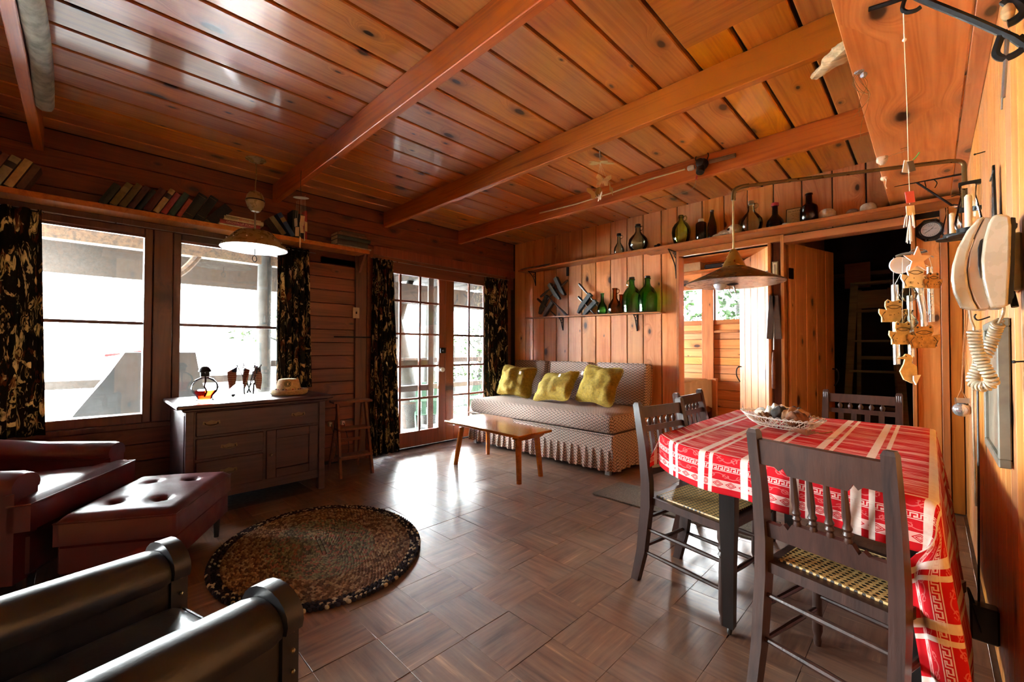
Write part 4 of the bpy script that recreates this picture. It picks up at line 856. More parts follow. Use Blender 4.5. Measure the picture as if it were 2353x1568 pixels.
def bottle(label, pos, w_, h, shape, mat, cap=None, handle=0, group='old bottles on the high shelf', band_=None):
    t = empty('bottle', label, 'bottle', pos, 0, group); pr = [(r*w_, z*h) for r, z in SHAPES[shape]]
    b = MB(); b.lathe(pr, 24); o = b.build('glass_body', mat, t, smooth=50)
    # the cavity, so the wall of the glass has a thickness
    inn = [(max(r-.004, .003), max(z, .006)) for r, z in pr[1:]]; b = MB(); b.lathe(inn, 20); b.build('inner_wall', mat, t, smooth=50)
    r, z = pr[-1]
    if handle:
        n1 = [q for q in pr if q[1] > .8*h][0]; s = handle
        MB().tube(ckey([(s*n1[0]*.9, 0, h*.93), (s*(n1[0]+.022), 0, h*.95), (s*(n1[0]+.034), 0, h*.88), (s*(n1[0]+.024), 0, h*.81), (s*n1[0]*.95, 0, h*.79)], n=4), .0055, 8).build('handle', mat, t)
    if cap: MB().lathe([(r*1.08, z-.012), (r*1.12, z-.008), (r*1.12, z+.014), (r*.9, z+.018), (0, z+.018)], 16).build('cap', cap, t)
    if band_: MB().lathe([(pr[2][0]+.001, h*.12), (pr[2][0]+.001, h*.42)], 24).build('label_band', band_, t)
    return t
def onshelf(px, z, y=4.40): d = P(px, 500, 1, y); return (d.x, y, z)
zu, zl = 2.303, 2.281
bottle('small clear glass jug with a black stopper, first of the high shelf', onshelf(1422, zu), .12, .225, 'flask', CLR, BCAP, 1); bottle('clear glass jug with a ring handle, left of the small black oddment', onshelf(1466, zu), .215, .285, 'round', CLR, BCAP, 1)
bottle('tall olive green glass jug with a ring handle', onshelf(1565, zu-.02), .19, .315, 'oval', OLIV, None, 1); bottle('black cylindrical bottle with a white cap', onshelf(1611, zl), .105, .255, 'cyl', DARKG, WCAP); bottle('slim brown bottle with a long tapered neck', onshelf(1636, zl), .088, .30, 'long', BRN, None)
bottle('clear glass jug with a cork, right of the animal skull', onshelf(1726, zl), .195, .29, 'round', CLR, CORK, 1); bottle('dark bottle with red wax marks and red cap', onshelf(1781, zl), .145, .225, 'flask', DARKG, RCAP); bottle('dark brown spirit bottle in front of the framed script', onshelf(1859, zl, 4.36), .13, .25, 'shoulder', BRN, None)
def low(px, y=4.455): d = P(px, 700, 1, y); return (d.x, y, 1.6215-(d.x+3.06)*.0175)
GL = 'bottles on the small shelf'
bottle('small green bottle beside the wooden clamp', low(1384), .125, .255, 'flask', GREEN, None, 0, GL); bottle('amber jug with a small handle, left of a smaller amber jug', low(1413, 4.44), .165, .30, 'flask', AMB, None, 1, GL); bottle('smaller amber jug behind the taller amber one', low(1427, 4.47), .125, .225, 'flask', AMB, None, 0, GL)
bottle('large green jug with a handle and black cap, next to the amber jugs', low(1452, 4.445), .215, .395, 'jug', GREEN, BCAP, -1, GL); bottle('large green jug with a black cap at the end of the small shelf', low(1488, 4.445), .21, .39, 'jug', GREEN, BCAP, 0, GL)
# skull, stones, frame and oddments
BONE = plain('bone', hx('c0a684'), .8, var=.25, nsc=30, bmp=.4); STONE = plain('pale_stone', hx('cdb79c'), .85, var=.25, nsc=18, bmp=.5, bsc=40); DST = plain('rosy_stone', hx('9a7a66'), .9, var=.3, nsc=16, bmp=.6, bsc=40)
d = P(1672, 528, 1, 4.36); t = empty('animal_skull', 'pale animal skull lying on the high shelf between bottles', 'skull', (d.x, 4.36, zl))
def sk(a, ph): return 1+.15*noise.noise((cos(a)*2, sin(a)*2, ph*2))
b = MB(); b.ball((.06, 0, .055), .07, .045, .05, 14, 10, fn=sk); b.ball((-.01, 0, .04), .085, .03, .03, 14, 8, fn=sk); b.ball((-.09, 0, .025), .055, .02, .02, 12, 8, fn=sk); b.build('cranium', BONE, t)
MB().tube([(-.13, 0, .008), (-.05, .015, .012), (.05, .02, .02), (.09, .02, .045)], [.006, .009, .01, .006], 8).build('jaw', BONE, t)
for s in (-1, 1): MB().ball((.02, s*.036, .06), .016, .008, .013, 10, 6).build('eye_socket', BACK, t)
def stone(label, px, py, y, rx, rz, m, sd, z=zl):
    d = P(px, py, 1, y); o = MB().ball((0, 0, rz*.92), rx, rx*.7, rz, 16, 10, fn=lambda a, ph: 1+.2*noise.noise((cos(a)*1.5+sd, sin(a)*1.5, ph*1.3))).build('stone', m, smooth=60); o.location = (d.x, y, z)
    tag(o, label, 'stone', 'stones on the high shelf')
stone('large pale stone on the high shelf beside the dark brown bottle', 1900, 490, 4.37, .062, .05, STONE, 1); stone('small dull stone between two larger pale ones on the high shelf', 1958, 488, 4.38, .04, .03, DST, 4); stone('round pale stone at the corner end of the high shelf', 1995, 480, 4.38, .052, .043, STONE, 7); stone('flat grey pebble beside the dark bottle with red marks', 1804, 520, 4.34, .028, .016, plain('grey_stone', (.3, .3, .3), .7), 9); stone('small white pebble beside the framed script', 1818, 514, 4.33, .016, .012, STONE, 11)
d = P(1832, 495, 1, 4.45); t = empty('framed_script', 'black framed page of handwriting leaning behind the brown bottle', 'picture frame', (d.x, 4.45, zl), rot=(radians(-8), 0, 0))
MB().rbox(-.09, .09, 0, .012, 0, .185, .002).build('frame', BLK, t, smooth=0); MB().box(-.083, .083, -.002, .001, .007, .178).build('page', plain('paper', (.72, .71, .68), .8, var=.06), t, smooth=0)
INK = plain('black_ink', (.03, .025, .02), .8, var=.05)
text('The Land of the Free', .016, INK, t, frame((-.005, -.0025, .155), (1, 0, 0), (0, -1, 0)))
for k in range(8): text('mmn nwm uv nmw mnu'[k % 5:13+k % 4], .0115, INK, t, frame((-.01+.01*(k % 3), -.0025, .132-.015*k), (1, 0, 0), (0, -1, 0)), 'script_line')
d = P(1513, 563, 1, 4.36); tag(MB().ball((0, 0, .016), .02, .016, .016, 10, 6).tube([(-.045, 0, .012), (.02, 0, .014)], .009, 8).build('iron_oddment', BLK, loc=(d.x, 4.36, zu)), 'small black iron oddment on the high shelf between two jugs', 'oddment')
DRF = pine('driftwood', hx('c3a274'), hx('6f5434'), tint=.1, rough=.9, coat=0, knots=0, weather=.5, fine=2); TWIG = plain('grey_twig', (.16, .14, .12), .9, var=.4)
r_ = random.Random(5)
for k, (a, c, lb) in enumerate((((1196, 612), (1262, 600), 'thin dark twig bundle lying at the corner end of the high shelf'), ((1225, 606), (1335, 592), 'flat grey driftwood strip lying behind the twigs on the high shelf'))):
    p, q = P(*a, 1, 4.36+.04*k), P(*c, 1, 4.36+.04*k); b = MB(); L = (q.x-p.x)
    for i in range(7 if k == 0 else 3): b.tube([(L*s_+r_.uniform(-.02, .02), r_.uniform(-.02, .02), .006+r_.random()*(.02 if k == 0 else .012)) for s_ in (0, .33, .66, 1)], r_.uniform(.003, .006) if k == 0 else .011, 6, flat=.5)
    o = b.build('driftwood', TWIG, loc=(p.x, 4.37+.05*k, zu)); tag(o, lb, 'driftwood')
# wooden hand screw clamps
CLW = plain('grey_clamp_wood', (.055, .058, .055), .6, var=.3, nsc=30, bmp=.4); CLS = pine('clamp_screw', hx('4a3220'), hx('2a1c12'), tint=.1, rough=.5, knots=0)
def clamp(label, jaws, screws, dy):
    q = lambda X, Y, y: P(1180+X/6.19, 600+Y/6.19, 1, y); c0 = q(*jaws[0][:2], 4.47)
    t = empty('hand_screw_clamp', label, 'clamp', c0, 0, 'wooden clamps standing on the small shelf'); L = lambda v: v-c0
    for x0, y0, x1, y1 in jaws:
        a, b_ = q(x0, y0, 4.47), q(x1, y1, 4.47); x = b_-a; n = x.length; M_ = frame(L(a), x, (0, -1, 0)); h = .026
        MB().prism([(0, -h), (n*.72, -h), (n, h*.2), (n, h), (0, h)], -.025, .025, M_).build('jaw', CLW, t, smooth=0)
    for x0, y0, x1, y1 in screws:
        a, b_ = q(x0, y0, 4.465), q(x1, y1, 4.465); pts = [L(a+(b_-a)*k/8) for k in range(9)]
        MB().tube(pts, [.014, .017, .015, .012, .0085, .0085, .0085, .0085, .008], 10).build('screw', CLS, t)
clamp('grey wooden hand screw clamp, the upper of the two crossed together', ((600, 240, 720, 495), (510, 330, 650, 555)), ((385, 510, 640, 290), (770, 275, 480, 545)), 0)
clamp('grey wooden hand screw clamp, the lower of the two crossed together', ((485, 495, 365, 745), (560, 585, 430, 785)), ((770, 785, 470, 490), (340, 540, 600, 780)), 0)
clamp('grey wooden hand screw clamp standing alone beside the small green bottle', ((1100, 470, 912, 730), (1178, 570, 985, 775)), ((930, 325, 1200, 640), (920, 508, 1160, 765)), 0)
# ---- things hung on the back wall
d = P(2138, 530, 1, BY); t = empty('barometer', 'black octagonal barometer with a silvery dial beside the storeroom door', 'barometer', d)
oc = lambda r: [(r*cos(pi/8+k*pi/4), r*sin(pi/8+k*pi/4)) for k in range(8)]; FW = frame((0, 0, 0), (1, 0, 0), (0, -1, 0))
MB().prism(oc(.088), 0, .022, FW).prism(oc(.08), .022, .03, FW).build('case', plain('black_lacquer', (.01, .009, .009), .3, coat=.2), t, smooth=20)
MB().lathe([(.058, .03), (.064, .034), (.06, .04), (.053, .036), (.053, .032)], 32, FW).build('bezel', BCAP, t); MB().lathe([(.053, .031), (.053, .033), (0, .033)], 32, FW).build('dial', plain('silver_dial', (.45, .46, .46), .4, .3), t)
b = MB()
for k in range(24): a = 2*pi*k/24; b.box(-.0008, .0008, .04, .047, .033, .0337, FW @ Rz(a))
b.build('scale_mark', INK, t)['kind'] = 'stuff'
MB().box(-.0015, .0015, -.02, .04, .034, .0355, FW @ Rz(2.2)).build('needle', INK, t, smooth=0); MB().box(-.001, .001, -.015, .038, .036, .037, FW @ Rz(-.7)).build('needle', BRASS, t, smooth=0); text('FAIR', .011, INK, t, FW @ Tr(0, .028, .0335)); text('RAIN', .009, INK, t, FW @ Tr(-.03, .005, .0335)); text('DRY', .009, INK, t, FW @ Tr(.03, .005, .0335))
d = P(1782, 626, 1, 4.52); t = empty('thermometer', 'small brass fronted wall thermometer between the two doorways', 'thermometer', (d.x, 4.512, d.z)); MB().rbox(-.026, .026, -.012, 0, -.1, .1, .004).build('case', plain('aged_brass_plate', hx('8a8060'), .5, .3), t, smooth=0); MB().box(-.016, .016, -.014, -.012, -.085, .085).build('scale_plate', plain('cream_plate', hx('c8bd9c'), .5), t, smooth=0); MB().tube([(0, -.016, -.07), (0, -.016, .07)], .0025, 8).ball((0, -.016, -.072), .005, n=8, m=6).build('glass_tube', plain('mercury', (.2, .05, .05), .2), t)
d = P(1779, 680, 1, 4.5); t = empty('wooden_tongs', 'long dark wooden toasting tongs hanging between the two doorways', 'tongs', (d.x, 4.49, d.z))
for s in (-1, 1): bar('tong_blade', (s*.012, 0, 0), (s*.038, 0, -.40), .02, .05, t, CLS)
MB().tube([(0, 0, -.03), (-.004, 0, -.5)], .005, 8).build('rod', ROD, t); MB().lathe([(.009, -.86), (.016, -.85), (.017, -.7), (.014, -.62), (.008, -.52)], 12, Tr(-.008, 0, 0)).build('handle', LW, t)
# switch, outlet and rod on the window wall
t = empty('light_switch', 'grey light switch plate on the dark post beside the door curtain', 'switch', (WX+.03, 2.063, 1.575), rot=(0, 0, 0)); MB().rbox(0, .007, -.036, .036, -.058, .058, .002).build('plate', plain('grey_plate', hx('a89e8a'), .5), t, smooth=0); MB().rbox(.006, .02, -.006, .006, -.012, .012, .002).build('toggle', BCAP, t, smooth=0)
for z in (-.03, .03): MB().ball((.007, 0, z), .004, n=8, m=4).build('screw', ROD, t)
tag(MB().tube([(WX+.035, 1.83, 1.315), (WX+.035, 2.56, 1.315)], .008, 8).build('iron_rod', BLK), 'thin dark iron rod running level behind the door curtain edge', 'rod')
for y, lb in ((1.80, 'white plug in the wall outlet behind the step ladder'), (1.93, 'second white plug in the wall outlet by the door curtain')):
    t = empty('wall_plug', lb, 'plug', (WX, y, .42), 0, 'plugs behind the step ladder'); MB().rbox(0, .05, -.016, .016, -.022, .022, .004).build('plug_body', WCAP, t, smooth=0); MB().tube(ckey([(.05, 0, 0), (.08, 0, -.03), (.07, .05, -.25), (.03, .03, -.40)], n=5), .004, 6).build('cord', BCAP, t)
# ================================================================ things on the sideboard and table
zs = .796
t = empty('oil_lamp', 'clear glass oil lamp font with red oil on the sideboard', 'lamp', (-3.93, .665, zs))
OILG = glassy('lamp_glass', (.96, .98, .97), .02, 1.18, edge=.1); OIL = glassy('red_oil', (.9, .1, .035), .05, 1.2, edge=.15)
fl_ = lambda r, z, a: r*(1+.02*sin(a*14+z*90)) if z > .05 else r
MB().lathe([(.055, 0), (.06, .006), (.05, .025), (.055, .04), (.08, .07), (.088, .10), (.082, .135), (.055, .165), (.026, .178), (.026, .19)], 40, fn=fl_).build('font', OILG, t, smooth=60)
MB().lathe([(.044, .012), (.046, .03), (.05, .042), (.073, .07), (.076, .082), (0, .082)], 28).build('oil', OIL, t)
MB().lathe([(.03, .186), (.032, .205), (.03, .215), (.044, .222), (.04, .235), (.026, .255), (.012, .262), (0, .262)], 20).build('burner', BLK, t)
MB().tube([(.04, 0, .212), (.075, 0, .215)], .003, 6).lathe([(.012, 0), (.012, .006)], 10, Tr(.075, 0, .215) @ Ry(pi/2)).build('wick_knob', BLK, t)
MB().tube(ckey([(0, 0, .2), (.008, .004, .15), (-.01, 0, .11), (.012, .01, .07), (-.01, 0, .03)], n=5), .006, 6, flat=.4).build('wick', plain('wick_cloth', (.1, .03, .02), .9), t)
t = empty('flag_glass', 'clear glass tumbler holding small striped flags on the sideboard', 'glass', (-4.22, 1.03, zs)); MB().lathe([(.036, 0), (.04, .004), (.044, .1), (.041, .1), (.036, .008), (0, .008)], 24).build('tumbler', CLR, t)
g = G('flag_cloth', .85); u = g.n('SeparateXYZ', {0: g.obj()}).node; c = g.mix(gt(g.ma('FRACT', g.ma('MULTIPLY', u.outputs[0], 65.)), .5), hx('7c2420'), hx('a08e78')); c = g.mix(mul(lt(u.outputs[0], .05), lt(u.outputs[1], .035)), c, hx('1a2038')); g.set(Base_Color=c); FLG = g.m
r_ = random.Random(8)
for k in range(6):
    a = k*1.05+.4; tx, ty = cos(a)*.05, sin(a)*.06; p0, p1 = (-4.22-tx*.3, 1.03-ty*.3, zs+.012), (-4.22+tx*1.1, 1.03+ty*1.5, zs+.235+.015*(k % 3))
    lb = {0: 'small striped flag leaning farthest toward the straw hat', 3: 'small striped flag leaning farthest toward the oil lamp'}.get(k, 'small striped flag on a dark stick in the middle of the tumbler'); t = empty('stick_flag', lb, 'flag', p0, 0, 'small flags in the tumbler')
    d = Vector(p1)-Vector(p0); MB().tube([(0, 0, 0), d], .004, 6).ball(d, .005, .005, .009, 8, 6).build('stick', BCAP, t)
    M_ = frame(d*.97, (tx*1.2, ty*1.2, -1), (cos(a*2), sin(a*2), .05)); MB().grid(lambda u_, v__: (u_*.15+.05*v__, v__*.07*(1-.35*u_), .016*sin(v__*7+k+u_*2)*(.3+v__)), 8, 10, Matrix.Identity(4)).build('flag_cloth', FLG, t, smooth=180, mat4=M_)
tag(MB().ball((0, 0, .008), .028, .018, .01, 12, 6).build('dark_pebble', BLK, loc=(-4.16, .90, zs)), 'small dark flat pebble on the sideboard between lamp and flags', 'pebble')
t = empty('straw_hat', 'woven straw hat with braided band and round badge on the sideboard', 'hat', (-3.985, 1.275, zs))
STR = plain('straw', hx('cfb88c'), .85, var=.2, nsc=60, bmp=.5, bsc=160)
wv = lambda r, z, a: r*(1+(.10*cos(2*a) if r > .1 and z < .05 else .02*cos(2*a)))
pf = [(.135, .0), (.14, .006)]+[(.138-.0035*k, .008+.0035*k+.0015*(k % 2)) for k in range(9)]
hat = MB(); hat.lathe([(.145, .045), (.15, .04), (.142, .012), (.125, .0), (.108, .006), (.10, .03), (.103, .036), (.098, .05), (.1, .056), (.094, .07), (.096, .076), (.09, .09), (.091, .096), (.085, .11), (.085, .116), (.078, .128), (.06, .135), (.03, .133), (0, .130)], 36, fn=lambda r, z, a: r*(1+.03*cos(2*a)+(.07*cos(a-1) if r > .12 else 0)))
hat.build('crown_and_brim', STR, t, smooth=60)
MB().lathe([(.111, .0), (.13, -.0), (.146, .02)], 36).build('brim_lining', plain('cream_cloth', hx('d8cba8'), .9), t)
for k in range(26): a = 2*pi*k/26; MB().ball((.103*cos(a), .103*sin(a), .047), .013, .006, .007, 8, 4, M=None).build('braid_knot', (INKR, STR, plain('navy_braid', hx('2a3040'), .9))[k % 3], t)
fr_ = frame((.088, -.035, .095), (.35, .93, 0), (.9, -.36, .25)); MB().lathe([(.026, 0), (.026, .004), (0, .005)], 24, fr_).build('badge', plain('green_badge', hx('47503a'), .7), t); MB().lathe([(.021, .004), (.021, .0055), (.018, .006), (.018, .004)], 24, fr_).build('badge_ring', STR, t)
MB().prism([(-.006, -.009), (.0, -.012), (.008, -.006), (.005, .004), (.009, .01), (-.002, .012), (-.009, .004)], .004, .0065, fr_).build('badge_emblem', STR, t, smooth=0)
# ---- basket of shells
bx, by, bz = -.60, 2.72, TOP+.006
WIC = plain('white_wicker', (.78, .75, .68), .6, var=.1, bmp=.3)
t = empty('wire_basket', 'shallow white wire basket holding shells on the red tablecloth', 'basket', (bx, by, bz), radians(-35))
def rim_(a, k): return (cos(a)*(.12+.075*k)*(1+.25*abs(cos(a))), sin(a)*(.09+.05*k), .004+.055*k**1.5)
b = MB(); n = 44
for i in range(n):
    a = 2*pi*i/n; b.tube([rim_(a+q*.28, q) for q in (0, .33, .66, 1)], .0016, 5, cap=False).tube([rim_(a-q*.28, q) for q in (0, .33, .66, 1)], .0016, 5, cap=False)
b.build('lattice', WIC, t)['kind'] = 'stuff'
for k in (0, .5, 1): b = MB(); edge_tube(b, [rim_(2*pi*i/40, k) for i in range(40)], .0032 if k else .0025); b.build('hoop', WIC, t)
b = MB()
for i in range(40): a = 2*pi*i/40; p, q = rim_(a, 1), rim_(a+pi/40, 1); b.tube(ckey([p, (q[0]*1.05, q[1]*1.05, q[2]+.010), rim_(a+pi/20, 1)], n=3), .0016, 4, cap=False)
b.build('scallop_edge', WIC, t)['kind'] = 'stuff'
b = MB()
for i in range(20): a = 2*pi*i/20; b.tube([(0, 0, .004), rim_(a, 0)], .0016, 4)
b.build('base_spoke', WIC, t)['kind'] = 'stuff'
r_ = random.Random(12); SH = [plain('shell_white', hx('d8d2c4'), .5, var=.2, nsc=30, bmp=.4), plain('shell_tan', hx('a87446'), .6, var=.3, nsc=22, bmp=.6), plain('shell_grey', hx('4c4a46'), .6, var=.4, nsc=25, bmp=.7), plain('shell_brown', hx('7a4a2a'), .7, var=.4, nsc=30, bmp=.8)]
def conch(b, L, R, seed, M_):
    def fn(u, v_):
        s_ = v_; a = 2*pi*u; r = R*(sin(pi*min(1, s_*1.05))**.8*(1-.35*s_)+.02)*(1+.18*sin(s_*26+a)+.12*noise.noise((cos(a)*2+seed, sin(a)*2, s_*5)))
        return (s_*L-L/2, r*cos(a), r*sin(a))
    b.grid(fn, 14, 22, M_, closeu=True)
Rb = Rz(radians(-35))
for k, (x, y, z, L, R, m, rz, lb) in enumerate(((-.05, .03, .075, .15, .05, 0, .4, 'large white conch shell lying highest in the basket'), (-.12, -.01, .05, .11, .04, 0, 1.6, 'white rounded shell at the left rim of the basket'), (.015, -.005, .072, .12, .045, 2, .9, 'grey knobbly shell in the middle of the basket'), (.09, .01, .072, .16, .05, 1, -.2, 'tan conch shell lying right of the grey one'), (.15, -.03, .062, .15, .05, 3, 1.0, 'frilly brown shell hanging over the basket end'), (.06, .06, .08, .12, .035, 2, .1, 'dark shell behind the tan conch'), (-.06, -.045, .045, .09, .035, 1, .5, 'small tan shell against the near basket side'))):
    b = MB(); conch(b, L, R, k*5.1, Rz(rz) @ Ry(.3*(k % 3-1))); o = b.build('seashell', SH[m], smooth=80); v_ = Rb @ Vector((x, y, 0)); o.location = (bx+v_.x, by+v_.y, bz+z); tag(o, lb, 'shell', 'seashells in the wire basket')
t = empty('scallop_shell', 'ribbed pinkish scallop shell lying on the cloth beside the basket', 'shell', (bx+.165, by-.24, bz+.006), radians(30))
def scal(u, v_): a = (u-.5)*2.4; r = v_*.07*(1+.04*cos(u*60)); return (r*sin(a), r*cos(a), .025*sin(pi*v_*.6)*(1-abs(u-.5))+.003*cos(u*60)*v_)
MB().grid(scal, 60, 8).build('valve', plain('scallop_pink', hx('9a6a58'), .6, var=.2), t, smooth=80)
MB().tube(ckey([(.03, .06, .005), (.1, .08, .004), (.16, .13, .004)], n=5), .003, 6).build('dried_stem', plain('dry_stem', hx('8a5a34'), .9), t)
# ---- pendant lamp over the sideboard
BEI, WHI = plain('beige_enamel', hx('9a865a'), .3, .2, var=.08, coat=.4), plain('white_enamel', (.82, .82, .78), .25, var=.03, coat=.3)
px_, py_ = -3.92, .985; t = empty('pendant_lamp', 'beige enamel pendant lamp with an egg shaped pulley hanging near the window', 'lamp', (px_, py_, 2.74))
MB().lathe([(.0, -.03), (.02, -.028), (.06, -.014), (.075, -.004), (.075, 0)], 28).build('canopy', BEI, t); MB().tube(ckey([(0, 0, -.03), (.006, .004, -.12), (-.004, 0, -.2), (0, 0, -.265)], n=5), .004, 8).build('cord', BEI, t)
egg = [(.0, -.435), (.03, -.43), (.052, -.405), (.066, -.365), (.068, -.35)]; MB().lathe(egg+[(.068, -.345)], 28).lathe([(.067, -.337), (.062, -.305), (.045, -.275), (.02, -.262), (0, -.26)], 28).build('pulley_egg', BEI, t); MB().lathe([(.07, -.346), (.07, -.336)], 28).build('egg_band', BLK, t)
MB().tube([(0, 0, -.43), (0, 0, -.60)], .007, 10).build('stem', ROD, t)
MB().lathe([(.24, -.735), (.235, -.72), (.13, -.605), (.115, -.595), (.02, -.59), (0, -.59)], 44).build('shade', BEI, t); MB().lathe([(.239, -.737), (.23, -.722), (.127, -.61), (.112, -.6), (0, -.596)], 44).build('shade_lining', WHI, t)
MB().lathe([(.12, -.712), (.12, -.706), (.0, -.70)], 30).build('diffuser', WHI, t)
b = MB()
for k in range(12): a = 2*pi*k/12; b.ball((.196*cos(a), .196*sin(a), -.674), .006, n=8, m=4)
b.build('vent_hole', WHI, t)['kind'] = 'stuff'
MB().tube([(0, 0, -.70), (0, 0, -.79)], .004, 6).build('pull_stem', BLK, t); b = MB(); edge_tube(b, [(0, .016*cos(2*pi*k/18), -.815+.024*sin(2*pi*k/18)) for k in range(18)], .003); b.build('pull_ring', BLK, t)
# ---- swing arm lamp
ABR = plain('antique_brass', hx('6e5630'), .32, .75, var=.04); lx, ly = -.78, 2.55
e0 = P(2221, 364, 2, 2.09); wx_, wy_ = .118, e0.y; t = empty('swing_arm_lamp', 'brass swing arm lamp reaching from the wall over the dining table', 'lamp', (wx_, wy_, 1.9)); L = lambda x, y, z: (x-wx_, y-wy_, z-1.9)
MB().tube(ckey([L(wx_, wy_, 1.84), L(wx_, wy_, 2.02), L(wx_-.006, wy_-.002, 2.075), L(wx_-.05, wy_-.014, 2.09)], n=5)+[L(lx+.07, ly+.02, 2.10)], .0095, 10).build('arm', ABR, t)
MB().tube(ckey([L(lx+.075, ly+.021, 2.10), L(lx+.035, ly+.01, 2.098), L(lx+.006, ly, 2.08), L(lx, ly, 2.03)], n=5), .0125, 10).build('elbow', ABR, t); MB().tube([L(lx, ly, 2.04), L(lx, ly, 1.75)], .0055, 8).build('stem', plain('pale_brass', hx('a08a60'), .35, .7), t)
MB().rbox(*[c for q in ((wx_-.02, RX), ) for c in (q[0]-wx_, q[1]-wx_)], -.012, .012, .06, .08, .002).rbox(-.02, RX-wx_, -.012, .012, -.06, -.04, .002).build('wall_bracket', BLK, t, smooth=0)
MB().lathe([(.25, -.335), (.245, -.328), (.15, -.285), (.06, -.243)], 48, Tr(*L(lx, ly, 1.9))).build('shade', ABR, t); MB().lathe([(.248, -.337), (.243, -.331), (.148, -.289), (.056, -.247), (0, -.24)], 48, Tr(*L(lx, ly, 1.9))).build('shade_lining', plain('grey_enamel', (.42, .44, .47), .3, coat=.3), t)
MB().lathe([(.06, -.245), (.057, -.235), (.02, -.155), (.012, -.145), (0, -.145)], 28, Tr(*L(lx, ly, 1.9))).build('shade_neck', plain('gold_brass', hx('a07a34'), .3, .75), t)
b0 = Vector(L(lx-.004, ly, 1.575)); MB().lathe([(0, 0), (.02, .002), (.022, .04), (.019, .055), (0, .055)], 16, Tr(*b0) @ Ry(pi/2) @ Tr(0, 0, -.03)).build('socket', BCAP, t)
MB().ball(b0+Vector((-.062, -.02, -.012)), .034, n=18, m=12).build('bulb', plain('milk_bulb', (.55, .58, .62), .12, coat=.5, var=.02), t); MB().tube([b0+Vector((0, 0, -.01)), b0+Vector((.012, 0, -.06))], .005, 8).tube([b0+Vector((-.01, .0, 0)), b0+Vector((-.02, 0, -.05)), b0+Vector((-.006, 0, -.065))], .004, 8).build('switch_key', ROD, t)
# ================================================================ inner doors, bedroom, store
def leaf(name, hx_, hy, c, s, face, dark):
    d = bpy.data.objects.new(name, None); COL.objects.link(d); d.location = (hx_, hy, 0); d['kind'] = 'structure'
    ws = [.10, .19, .19, .18, .17]; u = 0; nx, ny = (-s, c) if face > 0 else (s, -c)
    for wd in ws: plank(d, PW, 2.17, wd-.004, .02, (c*(u+wd/2)-nx*.01, s*(u+wd/2)-ny*.01, 1.10), (0, 0, 1), (nx, ny, 0), .004); u += wd
    for z in (.35, 1.1, 1.9): MB().rbox(.02, .81, -.03, 0, z-.06, z+.06, .003).build('batten', PW, d, smooth=0, mat4=frame((-nx*.011, -ny*.011, 0), (c, s, 0), (0, 0, 1)) if face > 0 else frame((nx*-.041, ny*-.041, 0), (c, s, 0), (0, 0, 1)))
    q = Vector((c*.78+nx*.015, s*.78+ny*.015, 1.0)); n_ = Vector((nx, ny, 0))
    MB().tube(ckey([q, q+n_*.04+Vector((0, 0, -.02)), q+n_*.045+Vector((0, 0, -.1)), q+n_*.01+Vector((0, 0, -.17))], n=5), .006, 6).tube([q-n_*.03, q+n_*.03], .007, 6).build('handle', BLK, d)
    for z in (.4, 1.9): MB().rbox(-.01, .05, -.008, .008, z-.05, z+.05, .002).build('hinge', BLK, d, smooth=0, mat4=frame((nx*.012, ny*.012, 0), (c, s, 0), (0, 0, 1)))
    return d
leaf('door_3', -1.085, 4.60, -.56, .83, -1 if False else 1, False)
leaf('door_4', -.935, 4.60, .27, .963, -1, True)
LIN = plain('bed_linen', hx('b9b09c'), .9, var=.06, nsc=6)
t = empty('bed', 'bed with a pale cover and wooden frame by the bedroom wall', 'bed', (-3.3, 6.2, 0))
MB().rbox(-1.0, .82, -.6, .78, .2, .38, .02).build('frame', PTX, t); b = MB(); soft(b, -1.0, .84, -.62, .78, .38, .735, .09, 20, 10); b.build('mattress', LIN, t, smooth=180)
b = MB(); b.grid(lambda u, v_: (.845+.012*sin(u*40)+.01*(1-v_), -.6+u*1.35, .30+v_*.42+.03*sin(u*17)*(1-v_)), 60, 6); b.build('hanging_cover', LIN, t, smooth=180)
MB().rbox(.86, .93, .70, .77, 0, .74, .006).build('bed_post', PT, t, smooth=0)
t = empty('bedroom_shelf', 'high wall shelf in the bedroom above the small windows', 'shelf', (-2.4, FY, 2.42)); MB().rbox(-1.6, 1.2, -.22, 0, 0, .022, .003).build('shelf_board', PTX, t, smooth=0)
tag(MB().rbox(-.17, .17, -.08, .08, 0, .13, .003).build('carton', plain('pale_card', hx('b08a5c'), .8), loc=(-2.75, FY-.13, 2.445), smooth=0), 'pale cardboard box on the bedroom shelf', 'box')
t = empty('black_case', 'black instrument case lying on the bedroom shelf', 'case', (-2.2, FY-.12, 2.443)); MB().rbox(-.32, .32, -.09, .09, 0, .08, .015).build('case_body', BCAP, t); MB().tube(ckey([(-.05, -.09, .04), (-.04, -.12, .04), (.04, -.12, .04), (.05, -.09, .04)], n=4), .006, 6).build('handle', ROD, t)
t = empty('tall_ladder', 'tall grey wooden step ladder standing open in the dark storeroom', 'stepladder', (-.45, 6.2, 0))
LG = pine('grey_ladder', hx('a89870'), hx('74684c'), tint=.1, rough=.7, coat=0, knots=.1)
for s in (-1, 1): bar('rail', (s*.26, -.1, 0), (s*.17, .0, 1.93), .022, .07, t, LG); bar('rear_rail', (s*.2, .55, 0), (s*.13, .06, 1.88), .02, .04, t, LG)
for k, z in enumerate((.3, .62, .94, 1.28, 1.62)): w_ = .26-.09*z/1.93; MB().rbox(-w_, w_, -.12+z*.05, .02+z*.05, z, z+.022, .003).build('tread', LG, t, smooth=0)
MB().rbox(-.2, .2, -.06, .1, 1.93, 1.955, .003).build('top_step', LG, t, smooth=0)
MB().rbox(-.16, .16, .0, .02, 1.66, 1.86, .003).build('bucket_rest', LG, t, smooth=0)
